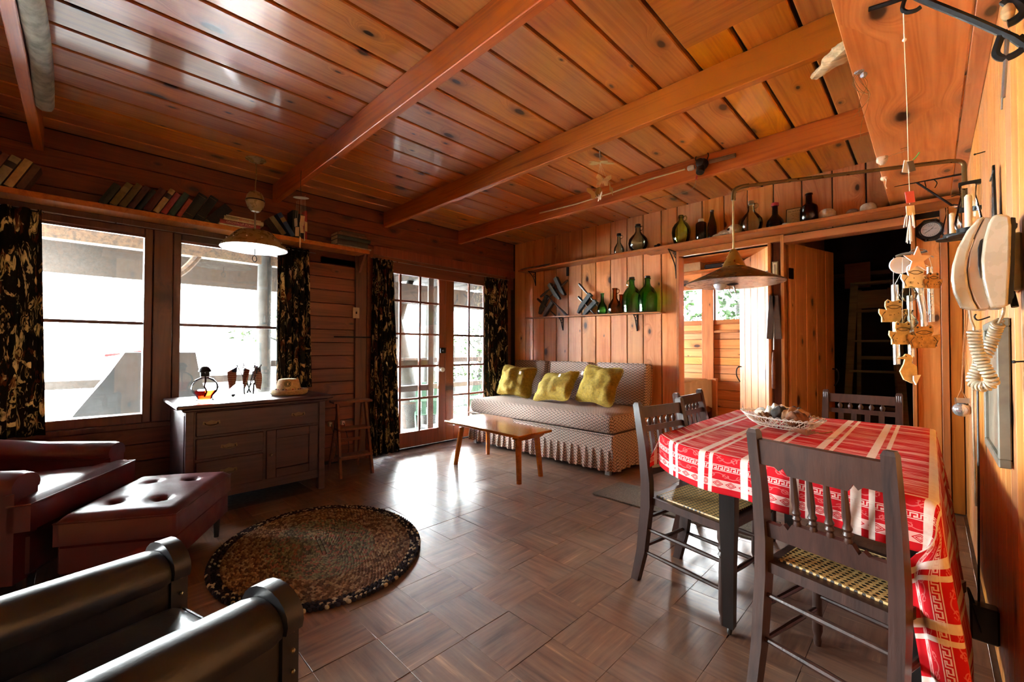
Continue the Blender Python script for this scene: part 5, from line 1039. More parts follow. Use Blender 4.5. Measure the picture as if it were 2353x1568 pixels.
for z in (.5, 1.1): bar('rear_bar', (-.17, .55-.26*z, z), (.17, .55-.26*z, z), .02, .04, t, LG)
t = empty('store_shelf', 'rough plank shelf crossing the dark storeroom above the ladder', 'shelf', (-.5, 6.7, 2.08)); MB().rbox(-.5, .78, -.12, .12, 0, .05, .003).build('shelf_board', PD, t, smooth=0)
tag(MB().rbox(-.12, .12, -.01, .01, -.2, .1, .003).build('hanging_board', PTX, loc=(-.62, 6.5, 2.13), smooth=0), 'small square board hanging in front of the storeroom shelf', 'board')
# ================================================================ right wall and overhead shelf
t = empty('overhead_shelf', 'wide two plank shelf overhead along the right hand wall', 'shelf', (RX, 3, 2.315))
plank(t, PW, 3.4, .325, .02, (-.225, -.2, .02), (0, 1, 0), (0, 0, -1), .002, 'shelf_board'); plank(t, PW, 3.4, .055, .02, (-.028, -.2, .02), (0, 1, 0), (0, 0, -1), .002, 'shelf_board')
tag(MB().rbox(-.775, -.20, .2, 1.895, 2.548, 2.568, .003).build('loft_board', PTX, smooth=0), 'single board nailed under the beams near the top edge', 'board')
t = empty('driftwood', 'pale rotted driftwood piece lying on the overhead shelf edge', 'driftwood', P(1925, 135, 2, 2.365)); d0 = t.location
a_, c_ = P(1872, 178, 2, 2.37)-d0, P(2005, 62, 2, 2.35)-d0
def dw(u, v_): 
    q = a_+(c_-a_)*v_; a = 2*pi*u; r = (.018+.03*min(1, v_*1.6))*(1+.35*noise.noise((cos(a)*2, sin(a)*2, v_*6))+.2*noise.noise((cos(a)*5, sin(a)*5, v_*14))); s_ = Vector((c_.y, -c_.x, 0)).normalized()
    return q+s_*r*cos(a)+Vector((0, 0, .5*r*sin(a)))
MB().grid(dw, 20, 26, closeu=True).build('rotted_wood', DRF, t, smooth=30)
STRG = plain('white_string', (.7, .66, .58), .9, var=.1); WIRE = plain('thin_wire', hx('8a6a3a'), .5, .5)
p = P(1978, 165, 2, 2.312); t = empty('tackle_tangle', 'tangle of fishing line and grey tackle hanging off the overhead shelf edge', 'tangle', p); r_ = random.Random(4)
b = MB()
for k in range(6):
    L = r_.uniform(.06, .2); b.tube(ckey([(r_.uniform(-.02, .01), r_.uniform(-.02, .02), 0)]+[(r_.uniform(-.03, .03), r_.uniform(-.03, .03), -L*q) for q in (.3, .6, 1)], n=6), .0009, 4)
b.tube(ckey([(0, 0, 0), (.02, .05, -.09), (-.01, .12, -.16), (-.02, .16, -.23)], n=6), .0009, 4); b.build('line', WIRE, t); MB().ball((-.005, 0, .004), .018, .014, .01, 8, 6).ball((.008, .01, -.012), .012, n=8, m=5).build('tackle', plain('grey_tackle', (.35, .38, .42), .4, .3), t)
p = P(2027, 366, 2, 2.30); o = MB().ball((0, 0, 0), .026, .012, .034, 12, 8, fn=lambda a, ph: 1+.35*noise.noise((cos(a)*2, sin(a)*2, ph*2))).build('bone_fragment', STONE); o.location = p; tag(o, 'pale shell fragment on a wire hook at the overhead shelf edge', 'shell')
tag(MB().tube(ckey([p+Vector((-.02, .0, .02)), p+Vector((-.01, 0, -.012)), p+Vector((.03, -.02, 0)), p+Vector((.1, -.05, 0)), p+Vector((.11, -.06, .012)), p+Vector((.08, -.06, .012))], n=6), .0014, 6).build('wire_hook', WIRE), 'bent thin wire hook holding a shell fragment under the shelf', 'hook')
p = P(2031, 410, 2, 2.308); t = empty('shell_pendant', 'small pale shell bead with a string tail below the shelf corner', 'shell', p); MB().ball((0, 0, 0), .018, n=10, m=8).build('bead', STONE, t); MB().tube(ckey([(0, 0, 0), (.012, -.02, -.02), (.008, -.02, -.055), (.015, -.03, -.08)], n=4), .0015, 5).build('string', STRG, t)
# black iron plant arm near the viewer
Q = lambda x, y, yy=1.6: P(x, y, 1, yy)
t = empty('plant_bracket', 'thick black forged iron plant arm with curled strap on the right wall', 'bracket', Q(2340, 92)); L0 = t.location.copy(); V = lambda x, y, yy=1.6: Q(x, y, yy)-L0
b = MB(); b.tube([V(2060, -28), V(2120, -1), V(2230, 44), V(2330, 88), V(2365, 112)], .0085, 6); b.build('bar', BLK, t)
b = MB(); b.tube(ckey([V(2305, 70), V(2296, 95), V(2288, 122), V(2300, 133), V(2322, 130), V(2348, 114), V(2356, 95), V(2340, 86)], n=6), .0055, 6, flat=1.6); b.build('curled_strap', BLK, t)
b = MB(); b.tube(ckey([V(2303, 12), V(2318, 2), V(2345, 8), V(2354, 25), V(2335, 45), V(2315, 55)], n=6), .007, 6, flat=1.5); b.build('upper_strap', BLK, t)
MB().tube([V(2316, 72), V(2312, 120), V(2305, 225)], .0042, 8).tube([V(2303, 222), V(2302, 252)], .0022, 6).build('drop_rod', plain('grey_steel', (.28, .29, .31), .35, .9), t)
MB().ball(V(2316, 28), .013, .012, .022, 10, 8).build('carved_knob', DRF, t)
t = empty('iron_hook', 'black iron hook end above that carries the chime string', 'hook', Q(2085, 10)); L0 = t.location.copy()
MB().tube([V(1996, 22), V(2040, 8), V(2080, -6), V(2105, -16)], .0062, 6).build('bar', BLK, t); MB().tube(ckey([V(2082, -8), V(2076, 8), V(2074, 22), V(2085, 28), V(2104, 24), V(2116, 16)], n=5), .0055, 6).build('hook_end', BLK, t)
# the string of chimes hanging from it
t = empty('chime_string', 'long knotted string of tags and frog chimes hanging before the storeroom', 'wind chime', Q(2076, 20)); L0 = t.location.copy()
b = MB(); b.tube([V(2076, 20), V(2078, 90)], .0018, 6).tube([V(2078, 92), V(2084, 240), V(2087, 370), V(2090, 440), V(2090, 470)], .0009, 5).tube([V(2091, 500), V(2092, 560)], .0016, 5); b.ball(V(2078, 92), .005, n=8, m=6); b.build('string', STRG, t)
r_ = random.Random(6); b = MB()
for k in range(9): s_ = r_.uniform(-1, 1); b.tube(ckey([V(2091, 482), V(2091+s_*12, 492+r_.random()*8), V(2091+s_*18, 512+r_.random()*14)], n=4), .0013, 5)
for k in range(5): s_ = r_.uniform(-1, 1); b.tube(ckey([V(2091, 500), V(2091+s_*8, 525), V(2091+s_*14, 552+r_.random()*8)], n=4), .0011, 5)
b.build('loose_string_end', STRG, t)['kind'] = 'stuff'
RTAG, CTAG = plain('pink_tag', hx('d2555a'), .5, var=.08), plain('cream_tag', hx('d8cdb4'), .6, var=.08)
def card(name, m, c, w_, h_, tilt, yy=1.6): 
    p = V(*c, yy); s_ = .00122; return MB().rbox(-w_*s_*.5, w_*s_*.5, -.001, .001, -h_*s_*.5, h_*s_*.5, .0006).build(name, m, t, smooth=0, mat4=Tr(*p) @ Rz(radians(35)) @ Ry(radians(tilt)))
card('tag', WTAG, (2084, 383), 16, 28, 10); card('tag', plain('dark_tag', (.12, .1, .09), .5), (2094, 382), 13, 24, -12, 1.59); card('tag', RTAG, (2091, 453), 18, 26, -6); card('tag', CTAG, (2092, 484), 17, 22, -4, 1.598)
MB().tube(ckey([V(2098, 368), V(2106, 360), V(2113, 350)], n=4), .0018, 5).build('leaf_tag', plain('leaf_green', (.1, .25, .05), .6), t)
ALU = plain('chime_metal', (.6, .61, .62), .25, .95, var=.08); INKL = INK
for nm, x, y0, y1, r in (('tube', 2058, 655, 838, .0075), ('tube', 2092, 680, 820, .006), ('tube', 2138, 614, 740, .006)):
    b = MB(); p, q = V(x-2, y0), V(x+3, y1, 1.605); b.tube([p, q], r, 12); b.build('chime_tube', ALU, t); MB().tube([V(2090, 590), p], .0006, 4).build('thread', STRG, t)
b = MB(); b.tube([V(2112, 662), V(2114, 680), V(2122, 720), V(2125, 762)], [.009, .0085, .0075, .007], 12); b.build('chime_tube', ALU, t); MB().tube([V(2100, 600), V(2112, 662)], .0006, 4).build('thread', STRG, t)
MB().tube(ckey([V(2058, 590), V(2080, 583), V(2118, 580), V(2130, 577)], n=4), .0075, 8, flat=.45).build('driftwood_bar', TWIG, t)
MB().tube(ckey([V(2086, 584), V(2100, 573), V(2124, 574), V(2132, 580)], n=4), .0012, 5).tube(ckey([V(2118, 590), V(2140, 589), V(2145, 592)], n=4), .0012, 5).build('wire', ROD, t)
def flat_shape(name, out, m, c, sc, yy, tw, par=None):
    p = V(*c, yy); s_ = sc; return MB().prism([(x*s_, z*s_) for x, z in out], -.002, .002, Matrix(((1, 0, 0, 0), (0, 0, 1, 0), (0, 1, 0, 0), (0, 0, 0, 1)))).build(name, m, t, smooth=0, mat4=Tr(*p) @ Rz(radians(40+tw)))
FROG = [(-.5, -.42), (.42, -.42), (.5, -.2), (.62, 0), (.6, .18), (.4, .14), (.28, .1), (.36, .3), (.34, .5), (.24, .6), (.12, .52), (-.12, .52), (-.24, .6), (-.34, .5), (-.36, .3), (-.28, .1), (-.4, .14), (-.6, .18), (-.62, 0), (-.5, -.2)]
YEL, OCH = plain('yellow_wood', hx('c4ac7a'), .6, var=.18, nsc=60), plain('ochre_wood', hx('b0844a'), .6, var=.3, nsc=90)
for c, m, tw, yy, lb in (((2053, 719), YEL, 0, 1.58, 0), ((2074, 770), YEL, 6, 1.57, 0), ((2122, 778), OCH, -6, 1.59, 0), ((2144, 648), OCH, 10, 1.6, 0), ((2103, 640), WTAG, 4, 1.575, 0)):
    sz = .072 if m is not OCH or tw < 0 else .05; f = flat_shape('frog_cutout', FROG, m, c, sz*.86, yy, tw)
    b = MB()
    for pts in ([(-.3, .26), (-.1, .18), (.1, .18), (.3, .26)], [(-.3, .26), (-.1, .33), (.1, .33), (.3, .26)], [(-.42, -.36), (-.5, -.12), (-.36, .06)], [(.42, -.36), (.5, -.12), (.36, .06)]): b.tube([(x*sz*.86, -.0024, z*sz*.86) for x, z in pts], .0008, 4)
    for x in (-.24, .24): b.ball((x*sz*.86, -.0024, .48*sz*.86), .0028, n=8, m=4)
    for k in range(7): b.ball((r_.uniform(-.4, .4)*sz, -.0022, r_.uniform(-.3, .05)*sz), .0012, n=6, m=4)
    b.build('painted_line', INK, f)['kind'] = 'stuff'
    MB().tube([V(*c, yy)+Vector((0, 0, .03)), V(min(c[0], 2135), 592, yy)], .0005, 4).build('thread', STRG, t)
OPAL = plain('opal_shell', (.72, .7, .68), .35, var=.08)
flat_shape('oval_plaque', [(.5*cos(k*pi/10), .42*sin(k*pi/10)) for k in range(20)], WTAG, (2068, 610), .055, 1.59, 0)
flat_shape('starfish', [(r*cos(k*pi/5+.3), r*sin(k*pi/5+.3)) for k in range(10) for r in [(.6 if k % 2 == 0 else .25)]], plain('pink_star', hx('e2c4bc'), .6), (2108, 597), .06, 1.565, 0)
for c in ((2088, 677), (2088, 742)): p = V(*c, 1.57); MB().lathe([(.0, -.02), (.012, -.017), (.0195, 0), (.013, .016), (.006, .024), (.011, .034)], 20, Tr(*p)).build('glass_bulb', CLR, t)
b_ = flat_shape('bird_cutout', [(-.5, .42), (-.2, .52), (-.12, .62), (.05, .6), (.15, .45), (.1, .25), (.3, .1), (.32, -.4), (.1, -.6), (-.2, -.45), (-.35, -.1), (-.2, .2), (-.15, .4)], YEL, (2088, 848), .065, 1.57, 0); flat_shape('fish_cutout', [(-.3, .3), (.3, .4), (.1, 0), (-.1, -.5), (-.3, -.1)], WTAG, (2107, 872), .03, 1.57, 0)
MB().ball((-.008, -.0025, .034), .0015, n=6, m=4).build('eye', INK, b_); MB().tube([V(2086, 790, 1.57), V(2088, 830, 1.57)], .0005, 4).build('thread', STRG, t)
# iron swing bracket with two chimney candle holders
t = empty('candle_bracket', 'thin black scrolled iron swing bracket on the wall under the overhead shelf', 'bracket', P(2213, 400, 1, 3.9)); L0 = t.location.copy(); K = lambda x, y: V(x, y, 3.9)
MB().tube([K(2055, 428), K(2213, 400)], .0065, 6).build('top_bar', BLK, t); MB().tube([K(2213, 396), K(2213, 482)], .007, 6).build('wall_bar', BLK, t); MB().tube([K(2107, 420), K(2193, 476), K(2213, 478)], .0065, 6).build('brace', BLK, t)
MB().tube(ckey([K(2128, 430), K(2126, 416), K(2142, 412), K(2153, 420), K(2148, 432)], n=5), .003, 6).tube(ckey([K(2186, 452), K(2204, 448), K(2210, 458), K(2204, 470), K(2190, 470)], n=5), .003, 6).build('scroll', BLK, t)
CANW = plain('candle_wax', hx('e2d8bc'), .5, var=.04); CHIM = glassy('chimney_glass', (.96, .96, .95), .03, 1.2, edge=.08)
def chimney(label, px, yy, zb, h, r, holder):
    p = P(px, 545, 1, yy); p.z = zb; t = empty('candle_lamp', label, 'candle holder', p, 0, 'glass chimney candle holders')
    MB().lathe([(r*.75, .012), (r*.95, .03), (r, h*.25), (r*.72, h*.6), (r*.55, h*.8), (r*.62, h)], 24).build('chimney', CHIM, t, smooth=60); MB().lathe([(.011, .005), (.011, h*.78), (.006, h*.82), (0, h*.82)], 14).build('candle', CANW, t)
    MB().lathe([(r*.3, -.012), (r*1.5, -.006), (r*1.55, .0), (r*1.0, .004), (r*.85, .004), (r*.85, .022), (r*.8, .022)], 24).build('tray', BLK, t); bar('arm', (0, 0, -.008), (RX-p.x-.002, .03, -.008), .012, .008, t, BLK)
chimney('smaller candle under a glass chimney beside the barometer', 2188, 3.3, 1.80, .17, .042, 0); chimney('larger candle under a glass chimney partly behind the telephone', 2226, 2.45, 1.655, .19, .04, 0)
p = P(2300, 488, 0, RX); t = empty('iron_trivet', 'black pierced iron plate hanging on the right wall above the telephone', 'trivet', (RX-.012, p.y, p.z)); b = MB(); b.prism([(-.055, -.06), (.055, -.06), (.012, .16), (-.012, .16)], 0, .006, frame((0, 0, 0), (0, -1, 0), (-1, 0, 0))); b.build('plate', BLK, t, smooth=0)
for k in range(6): MB().lathe([(.011-.0012*k, .0055), (.011-.0012*k, .0075), (.007-.0008*k, .0075), (.007-.0008*k, .0055)], 12, frame((0, 0, -.04+.034*k), (0, -1, 0), (-1, 0, 0))).build('pierced_ring', ROD, t)
MB().tube([(-.006, -.06, .13), (-.006, .07, .13)], .0025, 6).build('nail', BLK, t)
# telephone
T = lambda x, y, yy=1.64: P(x, y, 1, yy)
p0 = T(2330, 600); t = empty('wall_telephone', 'cream wall telephone seen edge on, handset outermost, on the right wall', 'telephone', p0); CREAM = plain('cream_plastic', hx('b8ad96'), .28, var=.04, coat=.3); TAN = plain('tan_plastic', hx('b49a80'), .35, var=.05)
def extr(name, pts, m, y0, y1, par, bev=.006):
    q = [T(*a)-p0 for a in pts]; b = MB(); n = len(q); b.v = [(v_.x, y0, v_.z) for v_ in q]+[(v_.x, y1, v_.z) for v_ in q]; b.f = [tuple(range(n)), tuple(range(2*n-1, n-1, -1))]+[(i, (i+1) % n, n+(i+1) % n, n+i) for i in range(n)]
    o = b.build(name, m, par, smooth=40); mm = o.modifiers.new('bev', 'BEVEL'); mm.width = bev; mm.segments = 3; mm.limit_method = 'ANGLE'; mm.angle_limit = radians(50); return o
extr('handset', [(2263, 495), (2246, 503), (2222, 530), (2200, 570), (2188, 610), (2186, 640), (2192, 672), (2208, 706), (2228, 711), (2249, 713), (2236, 690), (2225, 655), (2221, 620), (2226, 580), (2240, 540)], CREAM, 0, .05, t)
extr('cradle', [(2264, 497), (2242, 540), (2228, 580), (2223, 620), (2227, 655), (2238, 690), (2251, 711), (2276, 708), (2282, 600), (2282, 500)], TAN, .004, .09, t, .004)
extr('body', [(2282, 495), (2300, 493), (2321, 497), (2324, 520), (2322, 600), (2316, 700), (2312, 706), (2276, 708), (2266, 680), (2257, 640), (2254, 600), (2259, 555), (2270, 515)], CREAM, -.008, .10, t)
extr('base_plate', [(2323, 499), (2334, 500), (2335, 512), (2339, 513), (2338, 523), (2334, 524), (2330, 672), (2332, 675), (2330, 685), (2327, 686), (2325, 697), (2315, 700)], BCAP, .0, .095, t, .002)
extr('receiver_slot', [(2252, 553), (2258, 548), (2256, 575), (2252, 600), (2253, 640), (2247, 610), (2247, 570)], BCAP, -.0005, .01, t, .001)
text('TELEPHONE', .009, plain('worn_print', hx('8a7a66'), .6), t, Tr(*(T(2306, 575)-p0+Vector((0, -.009, 0)))) @ frame((0, 0, 0), (0, 0, -1), (0, -1, 0)), 'maker_mark') if False else None
MB().rbox(-.03, .0, .0, .12, -.075, .075, .004).build('wall_box', plain('wall_box_cream', hx('c9bda4'), .45), t, loc=Vector((RX, 1.70, 1.43))-p0, smooth=0)
MB().tube([Vector((RX-.02, 1.70, 1.35))-p0, Vector((RX-.015, 1.69, 1.31))-p0], .007, 8).build('plug', BCAP, t)
path = [T(2228, 712), T(2231, 733), T(2238, 752), T(2240, 775), T(2247, 808), T(2262, 842), T(2277, 868), T(2280, 881, 1.65), T(2262, 889, 1.66), T(2241, 884, 1.68), T(2237, 868, 1.69), T(2252, 838, 1.70), T(2271, 806, 1.70), T(2282, 778, 1.70), T(2290, 755, 1.69), T(2300, 735, 1.67), T(2306, 720), T(2308, 706)]
pp = [v_+Vector((0, .01, 0)) for i, v_ in enumerate(ckey(path, n=14))]; n = len(pp); co = []; tl = 0; r0 = .0108
b = MB(); i0, i1 = int(n*.14), int(n*.86)
for i in range(i0, i1):
    for k in range(12):
        q = pp[i]+(pp[i+1]-pp[i])*k/12; d = (pp[i+1]-pp[i]).normalized(); a_ = d.cross(Vector((0, 1, 0))).normalized(); c_ = a_.cross(d); tl += (pp[i+1]-pp[i]).length/12
        ang = tl/.0088*2*pi; co.append(q+(a_*cos(ang)+c_*sin(ang))*r0-p0)
b.tube(co, .0037, 6); b.build('coiled_cord', CREAM, t); MB().tube([v_-p0 for v_ in pp[:i0+1]], .0032, 6).build('cord_end', CREAM, t); MB().tube([v_-p0 for v_ in pp[i1:]], .0036, 6).build('cord_end', CREAM, t)
# framed picture, ornament, cords
a_, c_ = P(2300, 742, 0, RX-.022), P(2264, 742, 0, RX-.022); t = empty('wall_picture', 'narrow grey framed picture hung on the right wall below the telephone', 'picture frame', (RX, (a_.y+c_.y)/2, 1.07)); hy = (c_.y-a_.y)/2*.93
f = MB(); f.rbox(-.03, -.003, -hy, hy, .20, .225, .003).rbox(-.03, -.003, -hy, hy, -.225, -.20, .003).rbox(-.03, -.003, -hy, -hy+.028, -.2, .2, .003).rbox(-.03, -.003, hy-.028, hy, -.2, .2, .003); f.build('frame', plain('grey_frame', hx('6f6a5c'), .5, var=.2), t, smooth=0)
MB().box(-.02, -.012, -hy+.028, hy-.028, -.2, .2).build('picture', plain('faded_print', hx('8f8672'), .35, var=.25, nsc=6, coat=.4), t, smooth=0)
p = P(2210, 930, 0, .125); t = empty('hanging_float', 'silvery glass ball and mirror prism hung in a rope net on the right wall', 'ornament', p); z0 = P(2224, 730, 0, RX-.02)
MB().ball((0, 0, -.03), .042, n=18, m=12).build('ball', plain('silvered_glass', (.7, .7, .7), .12, .8, var=.1), t); MB().prism([(-.03, -.02), (.03, -.02), (.036, .02), (-.02, .028)], .0, .03, Tr(0, 0, .01)).build('prism', plain('mirror_prism', (.5, .5, .5), .08, .95), t, smooth=0)
for s in (-1, 1): MB().tube([(s*.03, 0, -.02), (s*.02, 0, .03), (0, 0, .09), (.03+s*.006, .03, .6)], .0035, 6).build('rope', plain('jute_rope', hx('a06a3c'), .9, bmp=.6, bsc=300), t)
MB().tube(ckey([(-.04, 0, -.03), (0, -.035, -.01), (.04, 0, -.03), (0, .035, -.05)], True, 6), .002, 5).build('net', STRG, t)
tag(MB().tube(ckey([(RX-.008, 3.3, 1.32), (RX-.006, 3.55, .9), (RX-.006, 3.48, .6), (RX-.006, 3.42, .35)], n=8), .005, 8).build('phone_wire', CREAM), 'cream telephone wire running down the right wall', 'cord')
t = empty('floor_transformer', 'black plug box with a looping cord low on the right wall', 'plug', (RX-.03, 2.42, .17)); MB().rbox(-.045, .03, -.03, .03, -.07, .06, .006).build('plug_body', BCAP, t); MB().tube(ckey([(-.03, 0, .05), (-.05, -.03, .12), (-.04, -.08, .07), (-.02, -.06, -.02)], n=6), .004, 6).tube(ckey([(-.01, .1, .9), (-.012, .09, .5), (-.02, .02, .06)], n=6), .004, 6).build('cord', BCAP, t)
for k, (px, py) in enumerate(((2240, 355), (2330, 832), (2258, 830))): p = P(px, py, 0, RX-.03); tag(MB().tube([(0, 0, 0), (.03, 0, .003)], .0022, 6).ball((0, 0, 0), .004, n=8, m=5).build('nail', BLK, loc=p), ('rusty nail in the right wall above the swing arm bracket', 'nail in the right wall at the level of the picture top', 'hook nail in the right wall just under the telephone')[k], 'nail')
p = P(2275, 728, 0, RX-.01); tag(MB().tube(ckey([(0, 0, 0), (-.03, 0, -.012), (-.04, 0, 0), (-.036, 0, .012)], n=5), .003, 6).build('cup_hook', BLK, loc=p), 'small black cup hook on the right wall above the picture', 'hook')
# ================================================================ beams: light fitting, mobile, wind chime
p = P(1614, 378, 1, 3.45); t = empty('beam_light_fitting', 'black ceramic lamp holder on the third beam with a cream conduit', 'light fitting', p); Lq = lambda x, y, yy=3.445: P(x, y, 1, yy)-p
MB().lathe([(.045, 0), (.045, .02), (.034, .04), (.03, .07), (.022, .075), (0, .075)], 20, frame((0, .008, 0), (1, 0, 0), (0, -1, 0))).build('holder', BCAP, t); MB().lathe([(.028, 0), (.034, .03), (.03, .055), (0, .06)], 16, frame((.0, -.03, -.03), (1, 0, 0), (0, -.4, -.9))).build('socket', BCAP, t)
MB().lathe([(.016, 0), (.022, .02), (.02, .05), (.014, .055)], 14, frame(Lq(1596, 384), (0, 0, 1), tuple(Lq(1572, 390)-Lq(1596, 384)))).build('connector', WCAP, t); MB().tube([Lq(1574, 389), Lq(1490, 413), Lq(1400, 445), Lq(1320, 470), Lq(1240, 490)], .0065, 6).build('conduit', plain('cream_conduit', hx('cbb287'), .6), t)
MB().tube([Lq(1630, 372), Lq(1690, 357)], .016, 10).build('porcelain_tube', plain('smoky_tube', hx('7a6048'), .4), t); 
for s in (-1, 1): MB().tube(ckey([(s*.03, -.0, .02), (s*.05, -.01, .05), (s*.045, -.01, .075)], n=4), .004, 6).build('wire', BCAP, t)
b = MB(); q = Lq(1601, 404); b.tube([q, q+Vector((-.004, 0, -.03))], .006, 6); b.build('pull_tip', RCAP, t); MB().tube(ckey([Lq(1600, 412), Lq(1593, 432), Lq(1570, 443), Lq(1500, 458), Lq(1440, 476)], n=6), .0018, 5).build('pull_chain', ROD, t)
p = P(1378, 346, 2, 2.565); t = empty('butterfly_mobile', 'small mobile of cut butterflies hanging from the second beam', 'mobile', p); q = lambda x, y: P(x, y, 1, p.y)-p
GLD = plain('gilt_paper', hx('b08a4a'), .5, .2, var=.15); MB().tube([(0, 0, 0), q(1379, 368)], .0035, 6).build('bead_chain', ROD, t)
WNG = [(0, -.1), (.2, -.5), (.5, -.45), (.42, -.05), (.7, .25), (.6, .6), (.3, .5), (.0, .12), (-.3, .5), (-.6, .6), (-.7, .25), (-.42, -.05), (-.5, -.45), (-.2, -.5)]
def wing(c, sc, m, rot): return MB().prism([(x*sc, z*sc) for x, z in WNG], -.001, .001).tube([(0, -.35*sc, .002), (0, .3*sc, .002)], .0025, 5).build('butterfly', m, t, smooth=0, mat4=Tr(*q(*c)) @ Euler([radians(a) for a in rot]).to_matrix().to_4x4())
wing((1379, 374), .13, GLD, (12, 8, 20)); wing((1386, 415), .075, STONE, (80, 10, 35)); wing((1368, 445), .085, GLD, (75, -10, 60)); wing((1404, 435), .065, GLD, (80, 20, 100)); wing((1378, 453), .05, STONE, (85, 0, -30))
for c in ((1386, 415), (1368, 445), (1404, 435), (1378, 453)): MB().tube([q(1379, 374), q(*c)], .0006, 4).build('thread', STRG, t)
p = P(692, 455, 1, 1.24); t = empty('shell_wind_chime', 'wind chime of small pale tiles hanging from the first beam end', 'wind chime', p); q = lambda x, y: P(x, y, 1, 1.24)-p
MB().tube([q(692, 392), q(691, 420), q(691, 430), q(692, 452)], .0025, 6).build('cord', BCAP, t); o = MB().lathe([(.055, -.002), (.06, 0), (.055, .003)], 20, Rx(.1) @ Ry(.12)).build('disc', plain('pale_disc', (.6, .66, .66), .4), t)
TILE2 = plain('bisque_tile', hx('c4aa84'), .7, var=.12)
for k, (x, y0, w_, h_) in enumerate(((679, 502, 9, 20), (683, 522, 9, 22), (696, 496, 9, 24), (692, 512, 8, 24), (703, 510, 8, 22), (690, 545, 9, 26), (700, 532, 8, 22))):
    a_ = q(x, y0); s_ = 3.35/977; MB().rbox(-w_*s_/2, w_*s_/2, -.002, .002, -h_*s_, 0, .001).build('tile_piece', TILE2, t, smooth=0, mat4=Tr(*a_) @ Rz(radians(20+25*k)) @ Ry(radians(6*(k % 3-1)))); MB().tube([(a_.x*.8, a_.y, -.002), a_], .0006, 4).build('thread', STRG, t)
# the bark covered pole beside the left beam
LOGM = plain('pale_bark', hx('8d8672'), .85, var=.35, nsc=14, bmp=.8, bsc=25)
def lg(u, v_): a = 2*pi*u; r = .042*(1+.12*noise.noise((cos(a)*1.5, sin(a)*1.5, v_*9))); return (-3.62+v_*3.4, -.165+r*cos(a)+.01*sin(v_*9), 2.60+r*sin(a))
tag(MB().grid(lg, 14, 40, closeu=True).build('bark_pole', LOGM, smooth=60), 'crooked grey bark covered pole tied along the leftmost ceiling beam', 'pole')
# ================================================================ the porch, the yard and the shore
def post(x, y, r, z0, z1, seed, lb):
    def fn(u, v_): a = 2*pi*u; q = r*(1+.15*noise.noise((cos(a)+seed, sin(a), v_*4))); return (x+q*cos(a)+.02*sin(v_*5+seed), y+q*sin(a), z0+v_*(z1-z0))
    return tag(MB().grid(fn, 14, 16, closeu=True).build('porch_post', BARK, smooth=60), lb, 'post')
post(-6.5, 1.76, .085, -.5, 2.62, 1, 'rough log porch post outside the second window'); post(-6.5, -.85, .085, -.5, 2.62, 4, 'rough log porch post left of the first window')
def rail(y0, y1, z, x, lb, m=PORCH, h=.045): return tag(MB().rbox(x-.03, x+.03, y0, y1, z-h, z+h, .006).build('porch_rail', m, smooth=0), lb, 'railing')
rail(-.8, 1.7, .80, -6.52, 'level porch rail outside the two big windows'); rail(1.85, 9, .98, -6.56, 'upper porch rail outside the glazed doors'); rail(1.85, 9, .50, -6.56, 'lower porch rail outside the glazed doors')
tag(MB().tube(ckey([(-6.5, .62, 1.95), (-6.5, .86, 2.13), (-6.5, 1.02, 2.36), (-6.5, 1.08, 2.5)], n=6), .045, 8).build('curved_brace', WEA), 'curved grey brace under the porch beam outside the second window', 'brace')
# screen door frame standing just outside the glazed doors
t = empty('screen_door', 'dark screen door frame just outside the glazed doors', 'door', (-4.62, 2.75, 0))
for y0, y1 in ((-.47, -.40), (.39, .47)): MB().rbox(-.015, .015, y0, y1, .03, 2.2, .003).build('stile', PORCH, t, smooth=0)
for z in (.05, .66, .98, 2.1): MB().rbox(-.013, .013, -.4, .39, z, z+.07, .003).build('rail', PORCH, t, smooth=0)
# covered grill
GC = plain('grill_cover', (.010, .010, .009), .7, var=.35, nsc=6, bmp=.3, bsc=20)
t = empty('covered_grill', 'dark cloth covered grill standing on the porch behind the window mullion', 'grill', (-5.75, .50, -.3))
def gr(u, v_):
    lo = [(-.32, -.6), (.32, -.6), (.32, .48), (-.32, .48)]; hi = [(-.22, -.2), (.22, -.2), (.22, .36), (-.22, .36)]; k = u*4; i = int(k) % 4; f = k-int(k); e = min(1, v_*1.35)**1.0; s_ = v_
    a, b_ = lo[i], lo[(i+1) % 4]; c, d = hi[i], hi[(i+1) % 4]; q = max(0, (s_-.5)*2)
    x = (a[0]*(1-f)+b_[0]*f)*(1-q)+(c[0]*(1-f)+d[0]*f)*q; y = (a[1]*(1-f)+b_[1]*f)*(1-q)+(c[1]*(1-f)+d[1]*f)*q
    w_ = .02*noise.noise((x*4, y*4, s_*3)); return (x+w_, y+w_, .1+s_*1.35)
b = MB(); b.grid(gr, 48, 16, closeu=True); b.f.append(tuple(15*48+k for k in range(48))); b.build('cover', GC, t, smooth=50)
MB().rbox(-.28, .28, -.5, .42, 0, .12, .01).build('base', BLK, t)
# unseen porch deck before the windows, made pale to bounce light onto the ceiling
dk = struct('porch_deck', MB().box(-6.7, -4.56, -5, 1.9, -.42, -.3), plain('bounce_deck', (.42, .40, .36), .8, var=.15))
